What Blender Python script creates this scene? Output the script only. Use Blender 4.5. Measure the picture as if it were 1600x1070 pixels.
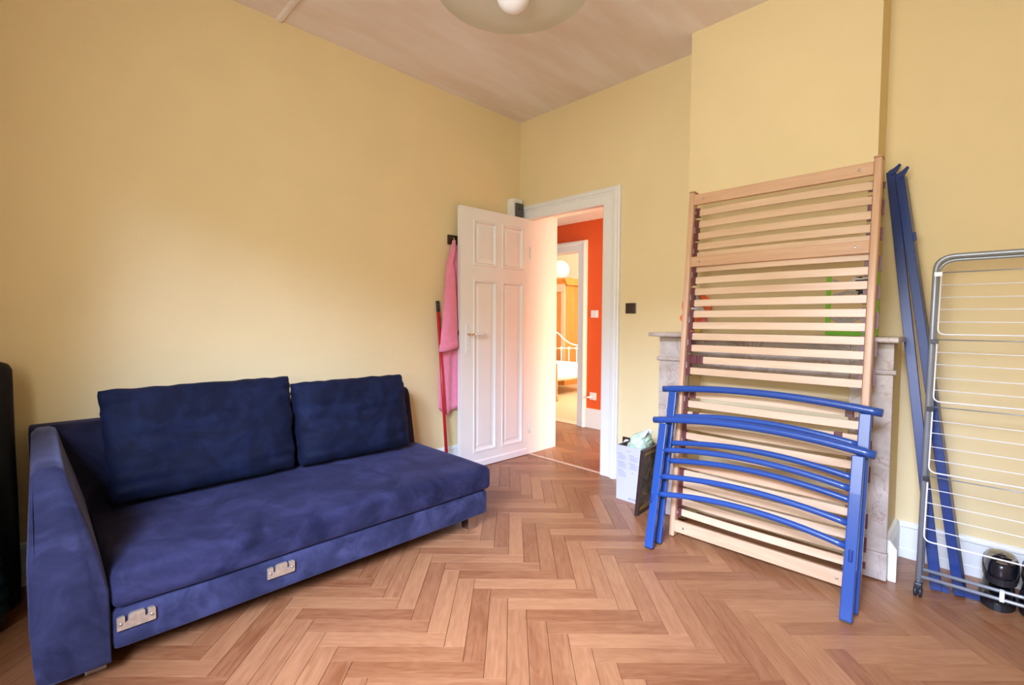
import bpy, bmesh, math, random
from mathutils import Vector, Matrix, noise

random.seed(7)
scene = bpy.context.scene
for o in list(bpy.data.objects):
    bpy.data.objects.remove(o, do_unlink=True)
COL = scene.collection

# ------------------------------------------------------------------ camera
cam_d = bpy.data.cameras.new('camera')
cam = bpy.data.objects.new('camera', cam_d)
COL.objects.link(cam)
cam_d.sensor_width = 36.0
cam_d.lens = 747.5 / 1600 * 36.0
cam_d.clip_start = 0.05
YAW, PITCH, ROLL = math.radians(-45.049), math.radians(-2.53), math.radians(0.279)
F = Vector((math.sin(YAW) * math.cos(PITCH), math.cos(YAW) * math.cos(PITCH), math.sin(PITCH)))
R0 = Vector((math.cos(YAW), -math.sin(YAW), 0))
U0 = R0.cross(F)
R = R0 * math.cos(ROLL) + U0 * math.sin(ROLL)
U = -R0 * math.sin(ROLL) + U0 * math.cos(ROLL)
cam.matrix_world = Matrix(((R.x, U.x, -F.x, 3.1238), (R.y, U.y, -F.y, -3.2189), (R.z, U.z, -F.z, 1.2288), (0, 0, 0, 1)))
scene.camera = cam

# ------------------------------------------------------------------ colour management
vs = scene.view_settings
vs.view_transform = 'Standard'
vs.look = 'None'
vs.gamma = 1.0
vs.use_curve_mapping = False
vs.exposure = 0.08

# ------------------------------------------------------------------ world and lights
world = bpy.data.worlds.new('world')
scene.world = world
world.use_nodes = True
bg = world.node_tree.nodes['Background']
bg.inputs['Color'].default_value = (0.62, 0.78, 1.0, 1)
bg.inputs['Strength'].default_value = 0.8


def area(name, loc, target, sx, sy, power, col, spread=180):
    l = bpy.data.lights.new(name, 'AREA')
    l.shape = 'RECTANGLE'
    l.size, l.size_y = sx, sy
    l.energy = power
    l.color = col
    l.spread = math.radians(spread)
    o = bpy.data.objects.new(name, l)
    COL.objects.link(o)
    o.location = loc
    d = Vector(target) - Vector(loc)
    o.rotation_euler = d.to_track_quat('-Z', 'Y').to_euler()
    return o


# daylight through the window of the room (behind the camera, front wall)
area('daylight_window', (5.0, -7.6, 4.9), (1.8, -2.2, 0.9), 6.0, 2.2, 4400, (0.72, 0.93, 1.58))
area('daylight_street', (2.85, -4.50, 1.85), (0.9, -0.6, 1.3), 1.9, 1.9, 160, (0.97, 0.97, 0.95))
# daylight from the window at the end of the hall
area('daylight_hall', (2.20, 0.86, 0.75), (-0.5, 1.05, 0.35), 0.6, 1.2, 56, (1.0, 0.88, 0.62))
# daylight from the windows of the far room
area('daylight_far_room', (-0.6, 3.3, 2.3), (-2.3, 3.0, 0.3), 1.4, 1.4, 150, (1.0, 0.94, 0.84))

# ------------------------------------------------------------------ materials
MATS = {}


def nodes_of(m):
    m.use_nodes = True
    nt = m.node_tree
    return nt, nt.nodes['Principled BSDF']


def mat(name, col, rough=0.6, metal=0.0, var=0.0, vscale=8.0, bump=0.0, bscale=60.0, sheen=0.0,
        col2=None, spec=0.5, detail=4.0, stretch=(1, 1, 1), coat=0.0, emit=0.0, trans=0.0, sheen_tint=None):
    if name in MATS:
        return MATS[name]
    m = bpy.data.materials.new(name)
    nt, p = nodes_of(m)
    N, Lk = nt.nodes.new, nt.links.new
    p.inputs['Base Color'].default_value = (*col, 1)
    p.inputs['Roughness'].default_value = rough
    p.inputs['Metallic'].default_value = metal
    p.inputs['Specular IOR Level'].default_value = spec
    if sheen:
        p.inputs['Sheen Weight'].default_value = sheen
        p.inputs['Sheen Roughness'].default_value = 0.45
        if sheen_tint:
            p.inputs['Sheen Tint'].default_value = (*sheen_tint, 1)
    if coat:
        p.inputs['Coat Weight'].default_value = coat
    if trans:
        p.inputs['Transmission Weight'].default_value = trans
    if emit:
        p.inputs['Emission Color'].default_value = (*col, 1)
        p.inputs['Emission Strength'].default_value = emit
    tc = N('ShaderNodeTexCoord')
    mp = N('ShaderNodeMapping')
    mp.inputs['Scale'].default_value = stretch
    Lk(tc.outputs['Object'], mp.inputs['Vector'])
    if var or col2:
        nz = N('ShaderNodeTexNoise')
        nz.inputs['Scale'].default_value = vscale
        nz.inputs['Detail'].default_value = detail
        Lk(mp.outputs['Vector'], nz.inputs['Vector'])
        rp = N('ShaderNodeValToRGB')
        a = col
        b = col2 if col2 else tuple(c * (1 - var) for c in col)
        rp.color_ramp.elements[0].position = 0.35
        rp.color_ramp.elements[1].position = 0.68
        rp.color_ramp.elements[0].color = (*b, 1)
        rp.color_ramp.elements[1].color = (*a, 1)
        Lk(nz.outputs['Fac'], rp.inputs['Fac'])
        Lk(rp.outputs['Color'], p.inputs['Base Color'])
    if bump:
        n2 = N('ShaderNodeTexNoise')
        n2.inputs['Scale'].default_value = bscale
        n2.inputs['Detail'].default_value = 3
        Lk(mp.outputs['Vector'], n2.inputs['Vector'])
        bp = N('ShaderNodeBump')
        bp.inputs['Strength'].default_value = bump
        bp.inputs['Distance'].default_value = 0.01
        Lk(n2.outputs['Fac'], bp.inputs['Height'])
        Lk(bp.outputs['Normal'], p.inputs['Normal'])
    MATS[name] = m
    return m


def wood_floor(name, rnd, dark, light):
    """herringbone plank: tone per plank, grain along the UV x axis"""
    m = bpy.data.materials.new(name)
    nt, p = nodes_of(m)
    N, Lk = nt.nodes.new, nt.links.new
    if rnd == 'object':
        src = N('ShaderNodeObjectInfo').outputs['Random']
    else:
        src = N('ShaderNodeNewGeometry').outputs['Random Per Island']
    uv = N('ShaderNodeUVMap')
    uv.uv_map = 'UVMap'
    off = N('ShaderNodeCombineXYZ')
    mul = N('ShaderNodeMath'); mul.operation = 'MULTIPLY'; mul.inputs[1].default_value = 37.0
    Lk(src, mul.inputs[0])
    Lk(mul.outputs[0], off.inputs['X']); Lk(mul.outputs[0], off.inputs['Y']); Lk(mul.outputs[0], off.inputs['Z'])
    add = N('ShaderNodeVectorMath'); add.operation = 'ADD'
    Lk(uv.outputs['UV'], add.inputs[0]); Lk(off.outputs[0], add.inputs[1])
    mp = N('ShaderNodeMapping'); mp.inputs['Scale'].default_value = (5.0, 52.0, 1.0)
    Lk(add.outputs[0], mp.inputs['Vector'])
    n1 = N('ShaderNodeTexNoise'); n1.inputs['Scale'].default_value = 1.0; n1.inputs['Detail'].default_value = 5
    n1.inputs['Distortion'].default_value = 0.8
    Lk(mp.outputs[0], n1.inputs['Vector'])
    mp2 = N('ShaderNodeMapping'); mp2.inputs['Scale'].default_value = (4.0, 16.0, 1.0)
    Lk(add.outputs[0], mp2.inputs['Vector'])
    n2 = N('ShaderNodeTexNoise'); n2.inputs['Scale'].default_value = 1.0; n2.inputs['Detail'].default_value = 2
    Lk(mp2.outputs[0], n2.inputs['Vector'])
    # growth rings: wave distorted
    wv = N('ShaderNodeMath'); wv.operation = 'MULTIPLY'; wv.inputs[1].default_value = 42.0
    Lk(n2.outputs['Fac'], wv.inputs[0])
    sn = N('ShaderNodeMath'); sn.operation = 'SINE'
    Lk(wv.outputs[0], sn.inputs[0])
    # fac = random*0.62 + grain*0.3 + rings*0.06
    f1 = N('ShaderNodeMath'); f1.operation = 'MULTIPLY_ADD'; f1.inputs[1].default_value = 0.50; f1.inputs[2].default_value = -0.10
    Lk(src, f1.inputs[0])
    f2 = N('ShaderNodeMath'); f2.operation = 'MULTIPLY_ADD'; f2.inputs[1].default_value = 0.75
    Lk(n1.outputs['Fac'], f2.inputs[0]); Lk(f1.outputs[0], f2.inputs[2])
    f3 = N('ShaderNodeMath'); f3.operation = 'MULTIPLY_ADD'; f3.inputs[1].default_value = 0.055
    Lk(sn.outputs[0], f3.inputs[0]); Lk(f2.outputs[0], f3.inputs[2])
    rp = N('ShaderNodeValToRGB')
    rp.color_ramp.elements[0].position = 0.10
    rp.color_ramp.elements[1].position = 0.85
    rp.color_ramp.elements[0].color = (*dark, 1)
    rp.color_ramp.elements[1].color = (*light, 1)
    Lk(f3.outputs[0], rp.inputs['Fac'])
    Lk(rp.outputs['Color'], p.inputs['Base Color'])
    p.inputs['Roughness'].default_value = 0.36
    p.inputs['Specular IOR Level'].default_value = 0.45
    bp = N('ShaderNodeBump'); bp.inputs['Strength'].default_value = 0.06; bp.inputs['Distance'].default_value = 0.004
    Lk(n1.outputs['Fac'], bp.inputs['Height'])
    Lk(bp.outputs['Normal'], p.inputs['Normal'])
    return m


def wood_mat(name, dark, light, axis, rough=0.42, scale=1.0):
    """grained timber, grain running along axis 0/1/2 of object space, offset per object"""
    m = bpy.data.materials.new(name)
    nt, p = nodes_of(m)
    N, Lk = nt.nodes.new, nt.links.new
    tc = N('ShaderNodeTexCoord'); oi = N('ShaderNodeObjectInfo')
    mul = N('ShaderNodeMath'); mul.operation = 'MULTIPLY'; mul.inputs[1].default_value = 23.0
    Lk(oi.outputs['Random'], mul.inputs[0])
    add = N('ShaderNodeVectorMath'); add.operation = 'ADD'
    Lk(tc.outputs['Object'], add.inputs[0]); Lk(mul.outputs[0], add.inputs[1])
    s = [38.0 * scale] * 3
    s[axis] = 3.5 * scale
    mp = N('ShaderNodeMapping'); mp.inputs['Scale'].default_value = s
    Lk(add.outputs[0], mp.inputs['Vector'])
    n1 = N('ShaderNodeTexNoise'); n1.inputs['Scale'].default_value = 1.0; n1.inputs['Detail'].default_value = 4
    n1.inputs['Distortion'].default_value = 0.6
    Lk(mp.outputs[0], n1.inputs['Vector'])
    ma = N('ShaderNodeMath'); ma.operation = 'MULTIPLY_ADD'; ma.inputs[1].default_value = 0.25; ma.inputs[2].default_value = -0.12
    Lk(oi.outputs['Random'], ma.inputs[0])
    ad = N('ShaderNodeMath'); ad.operation = 'ADD'
    Lk(n1.outputs['Fac'], ad.inputs[0]); Lk(ma.outputs[0], ad.inputs[1])
    rp = N('ShaderNodeValToRGB')
    rp.color_ramp.elements[0].position = 0.25
    rp.color_ramp.elements[1].position = 0.75
    rp.color_ramp.elements[0].color = (*dark, 1)
    rp.color_ramp.elements[1].color = (*light, 1)
    Lk(ad.outputs[0], rp.inputs['Fac'])
    Lk(rp.outputs['Color'], p.inputs['Base Color'])
    p.inputs['Roughness'].default_value = rough
    return m


def marble_mat():
    m = bpy.data.materials.new('marble')
    nt, p = nodes_of(m)
    N, Lk = nt.nodes.new, nt.links.new
    tc = N('ShaderNodeTexCoord')
    mp = N('ShaderNodeMapping'); mp.inputs['Rotation'].default_value = (0.3, 0.5, 0.7)
    Lk(tc.outputs['Object'], mp.inputs['Vector'])
    n1 = N('ShaderNodeTexNoise'); n1.inputs['Scale'].default_value = 9.0; n1.inputs['Detail'].default_value = 8
    n1.inputs['Roughness'].default_value = 0.62
    Lk(mp.outputs[0], n1.inputs['Vector'])
    r1 = N('ShaderNodeValToRGB')
    r1.color_ramp.elements[0].position = 0.3; r1.color_ramp.elements[0].color = (0.35, 0.275, 0.205, 1)
    r1.color_ramp.elements[1].position = 0.7; r1.color_ramp.elements[1].color = (0.57, 0.49, 0.395, 1)
    Lk(n1.outputs['Fac'], r1.inputs['Fac'])
    n2 = N('ShaderNodeTexNoise'); n2.inputs['Scale'].default_value = 5.5; n2.inputs['Detail'].default_value = 7
    n2.inputs['Distortion'].default_value = 1.2
    Lk(mp.outputs[0], n2.inputs['Vector'])
    sb = N('ShaderNodeMath'); sb.operation = 'SUBTRACT'; sb.inputs[1].default_value = 0.5
    Lk(n2.outputs['Fac'], sb.inputs[0])
    ab = N('ShaderNodeMath'); ab.operation = 'ABSOLUTE'
    Lk(sb.outputs[0], ab.inputs[0])
    r2 = N('ShaderNodeValToRGB')
    r2.color_ramp.elements[0].position = 0.0; r2.color_ramp.elements[0].color = (0.5, 0.5, 0.5, 1)
    r2.color_ramp.elements[1].position = 0.014; r2.color_ramp.elements[1].color = (0, 0, 0, 1)
    Lk(ab.outputs[0], r2.inputs['Fac'])
    mx = N('ShaderNodeMix'); mx.data_type = 'RGBA'
    Lk(r2.outputs['Color'], mx.inputs[0])
    Lk(r1.outputs['Color'], mx.inputs[6])
    mx.inputs[7].default_value = (0.24, 0.105, 0.055, 1)
    Lk(mx.outputs[2], p.inputs['Base Color'])
    p.inputs['Roughness'].default_value = 0.30
    return m


def ceiling_mat():
    m = bpy.data.materials.new('ceiling_paint')
    nt, p = nodes_of(m)
    N, Lk = nt.nodes.new, nt.links.new
    tc = N('ShaderNodeTexCoord')
    mp = N('ShaderNodeMapping'); mp.inputs['Scale'].default_value = (2.6, 0.5, 1); mp.inputs['Rotation'].default_value = (0, 0, 0.12)
    Lk(tc.outputs['Object'], mp.inputs['Vector'])
    n1 = N('ShaderNodeTexNoise'); n1.inputs['Scale'].default_value = 2.2; n1.inputs['Detail'].default_value = 4
    Lk(mp.outputs[0], n1.inputs['Vector'])
    r1 = N('ShaderNodeValToRGB')
    r1.color_ramp.elements[0].position = 0.36; r1.color_ramp.elements[0].color = (0.80, 0.68, 0.575, 1)
    r1.color_ramp.elements[1].position = 0.62; r1.color_ramp.elements[1].color = (0.87, 0.80, 0.73, 1)
    Lk(n1.outputs['Fac'], r1.inputs['Fac'])
    Lk(r1.outputs['Color'], p.inputs['Base Color'])
    p.inputs['Roughness'].default_value = 0.85
    return m


def suede_mat(name, dark, light, sheen, tint, scale=7.0):
    m = bpy.data.materials.new(name)
    nt, p = nodes_of(m)
    N, Lk = nt.nodes.new, nt.links.new
    tc = N('ShaderNodeTexCoord')
    n1 = N('ShaderNodeTexNoise'); n1.inputs['Scale'].default_value = scale; n1.inputs['Detail'].default_value = 5
    n1.inputs['Roughness'].default_value = 0.62; n1.inputs['Distortion'].default_value = 1.0
    Lk(tc.outputs['Object'], n1.inputs['Vector'])
    r1 = N('ShaderNodeValToRGB')
    r1.color_ramp.elements[0].position = 0.36; r1.color_ramp.elements[0].color = (*dark, 1)
    r1.color_ramp.elements[1].position = 0.66; r1.color_ramp.elements[1].color = (*light, 1)
    Lk(n1.outputs['Fac'], r1.inputs['Fac'])
    n3 = N('ShaderNodeTexNoise'); n3.inputs['Scale'].default_value = scale * 0.45; n3.inputs['Detail'].default_value = 3
    n3.inputs['Distortion'].default_value = 1.6
    Lk(tc.outputs['Object'], n3.inputs['Vector'])
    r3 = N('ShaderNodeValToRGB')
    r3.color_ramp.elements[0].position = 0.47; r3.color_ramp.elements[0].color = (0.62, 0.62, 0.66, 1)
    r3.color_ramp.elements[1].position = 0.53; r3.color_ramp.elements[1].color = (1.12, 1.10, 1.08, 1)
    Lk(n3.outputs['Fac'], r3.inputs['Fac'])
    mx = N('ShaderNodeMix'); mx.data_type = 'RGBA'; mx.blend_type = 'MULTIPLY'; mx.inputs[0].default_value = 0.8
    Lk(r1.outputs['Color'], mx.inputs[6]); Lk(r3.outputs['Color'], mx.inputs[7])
    Lk(mx.outputs[2], p.inputs['Base Color'])
    p.inputs['Roughness'].default_value = 0.8
    p.inputs['Specular IOR Level'].default_value = 0.2
    p.inputs['Sheen Weight'].default_value = sheen
    p.inputs['Sheen Roughness'].default_value = 0.4
    p.inputs['Sheen Tint'].default_value = (*tint, 1)
    n2 = N('ShaderNodeTexNoise'); n2.inputs['Scale'].default_value = 260.0; n2.inputs['Detail'].default_value = 2
    Lk(tc.outputs['Object'], n2.inputs['Vector'])
    bp = N('ShaderNodeBump'); bp.inputs['Strength'].default_value = 0.12; bp.inputs['Distance'].default_value = 0.003
    Lk(n2.outputs['Fac'], bp.inputs['Height'])
    Lk(bp.outputs['Normal'], p.inputs['Normal'])
    return m


M_WALL = mat('yellow_wallpaper', (0.80, 0.652, 0.350), 0.75, var=0.03, vscale=3.0, bump=0.04, bscale=180, spec=0.25)
M_CEIL = ceiling_mat()
M_WHITE = mat('white_gloss_paint', (0.82, 0.82, 0.735), 0.38, var=0.03, vscale=5, spec=0.45)
M_JAMB = mat('white_jamb_paint', (0.84, 0.80, 0.74), 0.35, spec=0.45)
M_RED = mat('red_orange_paint', (0.76, 0.105, 0.016), 0.65, spec=0.3)
M_MARBLE = marble_mat()
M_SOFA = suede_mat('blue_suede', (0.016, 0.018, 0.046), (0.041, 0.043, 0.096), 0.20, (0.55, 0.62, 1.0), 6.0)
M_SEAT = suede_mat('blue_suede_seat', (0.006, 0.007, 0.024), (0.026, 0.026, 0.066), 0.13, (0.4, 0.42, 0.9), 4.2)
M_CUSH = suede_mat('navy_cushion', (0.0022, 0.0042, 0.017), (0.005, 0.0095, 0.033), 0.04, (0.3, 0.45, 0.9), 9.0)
M_BLUE = mat('blue_lacquer', (0.016, 0.058, 0.215), 0.30, spec=0.5, coat=0.25)
M_BLUE_D = mat('blue_lacquer_rail', (0.004, 0.028, 0.150), 0.36, spec=0.45)
M_BEECH_X = wood_mat('beech_along', (0.50, 0.285, 0.145), (0.62, 0.39, 0.22), 0)
M_BEECH_Z = wood_mat('beech_upright', (0.50, 0.285, 0.150), (0.62, 0.395, 0.23), 2)
M_SLAT = wood_mat('birch_slat', (0.56, 0.365, 0.20), (0.68, 0.485, 0.295), 0, rough=0.34, scale=0.6)
M_MAROON = mat('maroon_plastic', (0.11, 0.024, 0.022), 0.4)
M_STEEL = mat('steel', (0.55, 0.54, 0.52), 0.3, 1.0)
M_GREYTUBE = mat('grey_painted_tube', (0.33, 0.36, 0.38), 0.35, 0.4)
M_WIRE = mat('white_coated_wire', (0.86, 0.87, 0.86), 0.35)
M_BLACKPL = mat('black_plastic', (0.022, 0.023, 0.026), 0.4)
M_LEATHER = mat('black_leather', (0.010, 0.011, 0.016), 0.22, spec=0.6, bump=0.05, bscale=120, coat=0.3)
M_SOLE = mat('black_sole', (0.016, 0.017, 0.020), 0.45)
M_INSOLE = mat('tan_insole', (0.30, 0.23, 0.16), 0.75, var=0.3, vscale=40)
M_BRASS = mat('brass', (0.75, 0.52, 0.22), 0.28, 1.0)
M_PLATE = mat('worn_zinc_plate', (0.62, 0.53, 0.38), 0.42, 0.75, var=0.25, vscale=60)
M_PINK = mat('pink_towelling', (0.82, 0.26, 0.37), 0.9, var=0.07, vscale=30, bump=0.25, bscale=300, sheen=0.3, spec=0.2)
M_REDSTICK = mat('red_stick', (0.50, 0.014, 0.020), 0.35)
M_BROWN = mat('brown_bakelite', (0.045, 0.022, 0.014), 0.35)
M_DKWOOD = mat('dark_wood', (0.038, 0.016, 0.010), 0.4, var=0.3, vscale=30)
M_BOX = mat('white_carton', (0.52, 0.51, 0.54), 0.55, var=0.03)
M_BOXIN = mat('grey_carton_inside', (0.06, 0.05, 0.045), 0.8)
M_INK = mat('grey_ink', (0.30, 0.30, 0.33), 0.7)
M_INKD = mat('dark_ink', (0.06, 0.06, 0.07), 0.7)
M_BAG = mat('pale_green_plastic', (0.50, 0.70, 0.42), 0.28, col2=(0.62, 0.76, 0.58), vscale=9, spec=0.6)
M_BAGW = mat('white_plastic', (0.80, 0.86, 0.80), 0.25)
M_GOLD = mat('gilt_lip', (0.42, 0.27, 0.07), 0.4, 0.6, var=0.3, vscale=40)
M_GREEN = mat('green_paper', (0.22, 0.62, 0.025), 0.6)
M_GREYPAP = mat('grey_paper', (0.36, 0.34, 0.33), 0.7, col2=(0.48, 0.45, 0.43), vscale=60)
M_BLACKPAP = mat('black_paper', (0.012, 0.011, 0.012), 0.6)
M_WHITEPAP = mat('white_paper', (0.72, 0.70, 0.66), 0.7)
M_TANSHEET = mat('tan_sheet', (0.74, 0.56, 0.27), 0.6)
M_ORANGE = mat('orange_card', (0.80, 0.145, 0.030), 0.6)
M_PINKPAP = mat('pink_paper', (0.75, 0.16, 0.16), 0.6)
M_YELPAP = mat('yellow_paper', (0.80, 0.70, 0.12), 0.6)
M_BLACKFAB = mat('black_fabric', (0.012, 0.011, 0.010), 0.85, var=0.2, bump=0.1, bscale=200, spec=0.2)
M_DKGREEN = mat('dark_green_nylon', (0.008, 0.022, 0.020), 0.5, var=0.3, vscale=30)
M_SMOKE = mat('smoked_plastic', (0.055, 0.060, 0.060), 0.15, spec=0.6)
M_GLASSDISH = mat('frosted_glass', (0.66, 0.70, 0.52), 0.45, trans=0.35, spec=0.4)
def dish_mat():
    m = bpy.data.materials.new('frosted_glass_dish')
    nt, p = nodes_of(m)
    N, Lk = nt.nodes.new, nt.links.new
    p.inputs['Base Color'].default_value = (0.73, 0.74, 0.62, 1); p.inputs['Roughness'].default_value = 0.35
    tl = N('ShaderNodeBsdfTranslucent'); tl.inputs['Color'].default_value = (0.80, 0.78, 0.66, 1)
    tr = N('ShaderNodeBsdfTransparent'); tr.inputs['Color'].default_value = (0.96, 0.95, 0.90, 1)
    m1 = N('ShaderNodeMixShader'); m1.inputs[0].default_value = 0.4
    Lk(p.outputs[0], m1.inputs[1]); Lk(tl.outputs[0], m1.inputs[2])
    m2 = N('ShaderNodeMixShader'); m2.inputs[0].default_value = 0.50
    Lk(m1.outputs[0], m2.inputs[1]); Lk(tr.outputs[0], m2.inputs[2])
    Lk(m2.outputs[0], nt.nodes['Material Output'].inputs['Surface'])
    return m


M_GLASSDISH = dish_mat()
M_OPAL = mat('opal_glass', (0.86, 0.83, 0.80), 0.16, spec=0.5)
M_FARWALL = mat('pale_yellow_paint', (0.88, 0.85, 0.66), 0.8)
M_WARD = wood_mat('honey_oak', (0.50, 0.15, 0.020), (0.66, 0.24, 0.035), 2, scale=0.5)
M_WARDTRIM = mat('pale_oak_trim', (0.62, 0.42, 0.30), 0.4)
M_MIRROR = mat('mirror', (0.9, 0.9, 0.88), 0.04, 1.0)
M_LINEN = mat('white_linen', (0.86, 0.84, 0.78), 0.9)
M_IRON = mat('white_iron', (0.88, 0.86, 0.82), 0.4)
M_FARFLOOR = mat('far_floor_wood', (0.62, 0.40, 0.22), 0.4, var=0.15, vscale=3, stretch=(1, 12, 1))
M_STRIP = mat('threshold_strip', (0.66, 0.45, 0.29), 0.35)
M_CORK = mat('subfloor', (0.10, 0.06, 0.04), 0.9)
M_POST = wood_mat('turned_post_wood', (0.55, 0.28, 0.10), (0.66, 0.36, 0.14), 2)
M_PLUG = mat('plug_white', (0.80, 0.76, 0.72), 0.4)
M_PAINT = None


def painting_mat():
    m = bpy.data.materials.new('old_painting')
    nt, p = nodes_of(m)
    N, Lk = nt.nodes.new, nt.links.new
    tc = N('ShaderNodeTexCoord')
    n1 = N('ShaderNodeTexNoise'); n1.inputs['Scale'].default_value = 11.0; n1.inputs['Detail'].default_value = 6
    n1.inputs['Distortion'].default_value = 1.5
    Lk(tc.outputs['Object'], n1.inputs['Vector'])
    r = N('ShaderNodeValToRGB')
    e = r.color_ramp.elements
    e[0].position = 0.32; e[0].color = (0.012, 0.011, 0.010, 1)
    e[1].position = 0.72; e[1].color = (0.30, 0.23, 0.15, 1)
    for pos, c in ((0.46, (0.055, 0.052, 0.032, 1)), (0.54, (0.13, 0.115, 0.075, 1)), (0.62, (0.20, 0.085, 0.04, 1))):
        x = e.new(pos); x.color = c
    Lk(n1.outputs['Fac'], r.inputs['Fac'])
    Lk(r.outputs['Color'], p.inputs['Base Color'])
    p.inputs['Roughness'].default_value = 0.4
    return m


M_PAINT = painting_mat()

# ------------------------------------------------------------------ mesh helpers


class MB:
    def __init__(s):
        s.bm = bmesh.new()

    def box(s, x0, x1, y0, y1, z0, z1, bev=0.0, seg=2, M=None):
        vs_ = []
        for z in (z0, z1):
            for x, y in ((x0, y0), (x1, y0), (x1, y1), (x0, y1)):
                v = Vector((x, y, z))
                vs_.append(s.bm.verts.new(M @ v if M else v))
        a = vs_
        fs = [s.bm.faces.new([a[i] for i in q]) for q in
              ((3, 2, 1, 0), (4, 5, 6, 7), (0, 1, 5, 4), (1, 2, 6, 5), (2, 3, 7, 6), (3, 0, 4, 7))]
        if bev:
            ed = list({e for f in fs for e in f.edges})
            bmesh.ops.bevel(s.bm, geom=ed, offset=bev, segments=seg, profile=0.5, affect='EDGES')
        return s

    def prism(s, poly, axis, lo, hi, M=None, bev=0.0, seg=2):
        """poly: 2D points; axis 'x': (y,z), 'y': (x,z), 'z': (x,y)"""
        def P(p, t):
            v = {'x': Vector((t, p[0], p[1])), 'y': Vector((p[0], t, p[1])), 'z': Vector((p[0], p[1], t))}[axis]
            return M @ v if M else v
        a = [s.bm.verts.new(P(p, lo)) for p in poly]
        b = [s.bm.verts.new(P(p, hi)) for p in poly]
        n = len(poly)
        fs = [s.bm.faces.new(a), s.bm.faces.new(b[::-1])]
        for i in range(n):
            fs.append(s.bm.faces.new((a[i], b[i], b[(i + 1) % n], a[(i + 1) % n])))
        bmesh.ops.recalc_face_normals(s.bm, faces=fs)
        if bev:
            ed = list({e for f in fs for e in f.edges})
            bmesh.ops.bevel(s.bm, geom=ed, offset=bev, segments=seg, profile=0.5, affect='EDGES')
        return s

    def tube(s, pts, r, seg=10, closed=False, caps=True, rr=None):
        pts = [Vector(p) for p in pts]
        n = len(pts)
        rings = []
        t0 = None
        nrm = None
        for i in range(n):
            if closed:
                t = (pts[(i + 1) % n] - pts[i - 1]).normalized()
            elif i == 0:
                t = (pts[1] - pts[0]).normalized()
            elif i == n - 1:
                t = (pts[-1] - pts[-2]).normalized()
            else:
                t = ((pts[i + 1] - pts[i]).normalized() + (pts[i] - pts[i - 1]).normalized()).normalized()
            if nrm is None:
                nrm = t.orthogonal().normalized()
            else:
                q = t0.rotation_difference(t)
                nrm = (q @ nrm)
                nrm = (nrm - t * nrm.dot(t)).normalized()
            t0 = t
            bn = t.cross(nrm)
            ra = rr[i] if rr else r
            rings.append([s.bm.verts.new(pts[i] + (nrm * math.cos(2 * math.pi * k / seg) + bn * math.sin(2 * math.pi * k / seg)) * ra) for k in range(seg)])
        m = n if closed else n - 1
        for i in range(m):
            a, b = rings[i], rings[(i + 1) % n]
            for k in range(seg):
                f = s.bm.faces.new((a[k], a[(k + 1) % seg], b[(k + 1) % seg], b[k]))
                f.smooth = True
        if caps and not closed:
            s.bm.faces.new(rings[0][::-1])
            s.bm.faces.new(rings[-1])
        return s

    def lathe(s, prof, seg=24, c=(0, 0, 0), M=None, capb=True, capt=True):
        """prof: list of (r, z)"""
        c = Vector(c)
        rings = []
        for r, z in prof:
            ring = []
            for k in range(seg):
                a = 2 * math.pi * k / seg
                v = Vector((r * math.cos(a), r * math.sin(a), z))
                ring.append(s.bm.verts.new((M @ v if M else v) + c))
            rings.append(ring)
        for a, b in zip(rings, rings[1:]):
            for k in range(seg):
                f = s.bm.faces.new((a[k], a[(k + 1) % seg], b[(k + 1) % seg], b[k]))
                f.smooth = True
        if capb:
            s.bm.faces.new(rings[0][::-1])
        if capt:
            s.bm.faces.new(rings[-1])
        return s

    def loft(s, rings, caps=True, smooth=True):
        R_ = [[s.bm.verts.new(p) for p in ring] for ring in rings]
        n = len(R_[0])
        for a, b in zip(R_, R_[1:]):
            for k in range(n):
                f = s.bm.faces.new((a[k], a[(k + 1) % n], b[(k + 1) % n], b[k]))
                f.smooth = smooth
        if caps:
            s.bm.faces.new(R_[0][::-1])
            s.bm.faces.new(R_[-1])
        return s

    def grid(s, fn, nu, nv, smooth=True):
        V = [[s.bm.verts.new(fn(i / nu, j / nv)) for j in range(nv + 1)] for i in range(nu + 1)]
        for i in range(nu):
            for j in range(nv):
                f = s.bm.faces.new((V[i][j], V[i + 1][j], V[i + 1][j + 1], V[i][j + 1]))
                f.smooth = smooth
        return s

    def smooth_all(s):
        for f in s.bm.faces:
            f.smooth = True
        return s

    def mesh(s, name, m):
        bmesh.ops.recalc_face_normals(s.bm, faces=list(s.bm.faces))
        me = bpy.data.meshes.new(name)
        s.bm.to_mesh(me)
        s.bm.free()
        if m:
            me.materials.append(m)
        return me

    def build(s, name, m, parent=None):
        me = s.mesh(name, m)
        return link(name, me, parent)


def link(name, me, parent=None, loc=None, rot=None):
    o = bpy.data.objects.new(name, me)
    COL.objects.link(o)
    if parent is not None:
        o.parent = parent
        if loc is None and not parent.get('_local'):
            q = parent
            w = Vector((0, 0, 0))
            while q is not None:
                w += q.location
                q = q.parent
            o.location = -w
    if loc is not None:
        o.location = loc
    if rot is not None:
        o.rotation_euler = rot
    return o


def tag(o, label=None, cat=None, group=None, kind=None):
    if label: o['label'] = label
    if cat: o['category'] = cat
    if group: o['group'] = group
    if kind: o['kind'] = kind
    return o


def thing(name, label, cat, loc=(0, 0, 0), rot=None, group=None, local=False):
    o = bpy.data.objects.new(name, None)
    COL.objects.link(o)
    o.empty_display_size = 0.1
    o.location = loc
    if rot is not None:
        o.rotation_euler = rot
    if local:
        o['_local'] = 1
    return tag(o, label, cat, group)


def struct(name, mb, m, parent=None, label=None):
    o = mb.build(name, m, parent)
    o['kind'] = 'structure'
    if label: o['label'] = label
    return o


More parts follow.
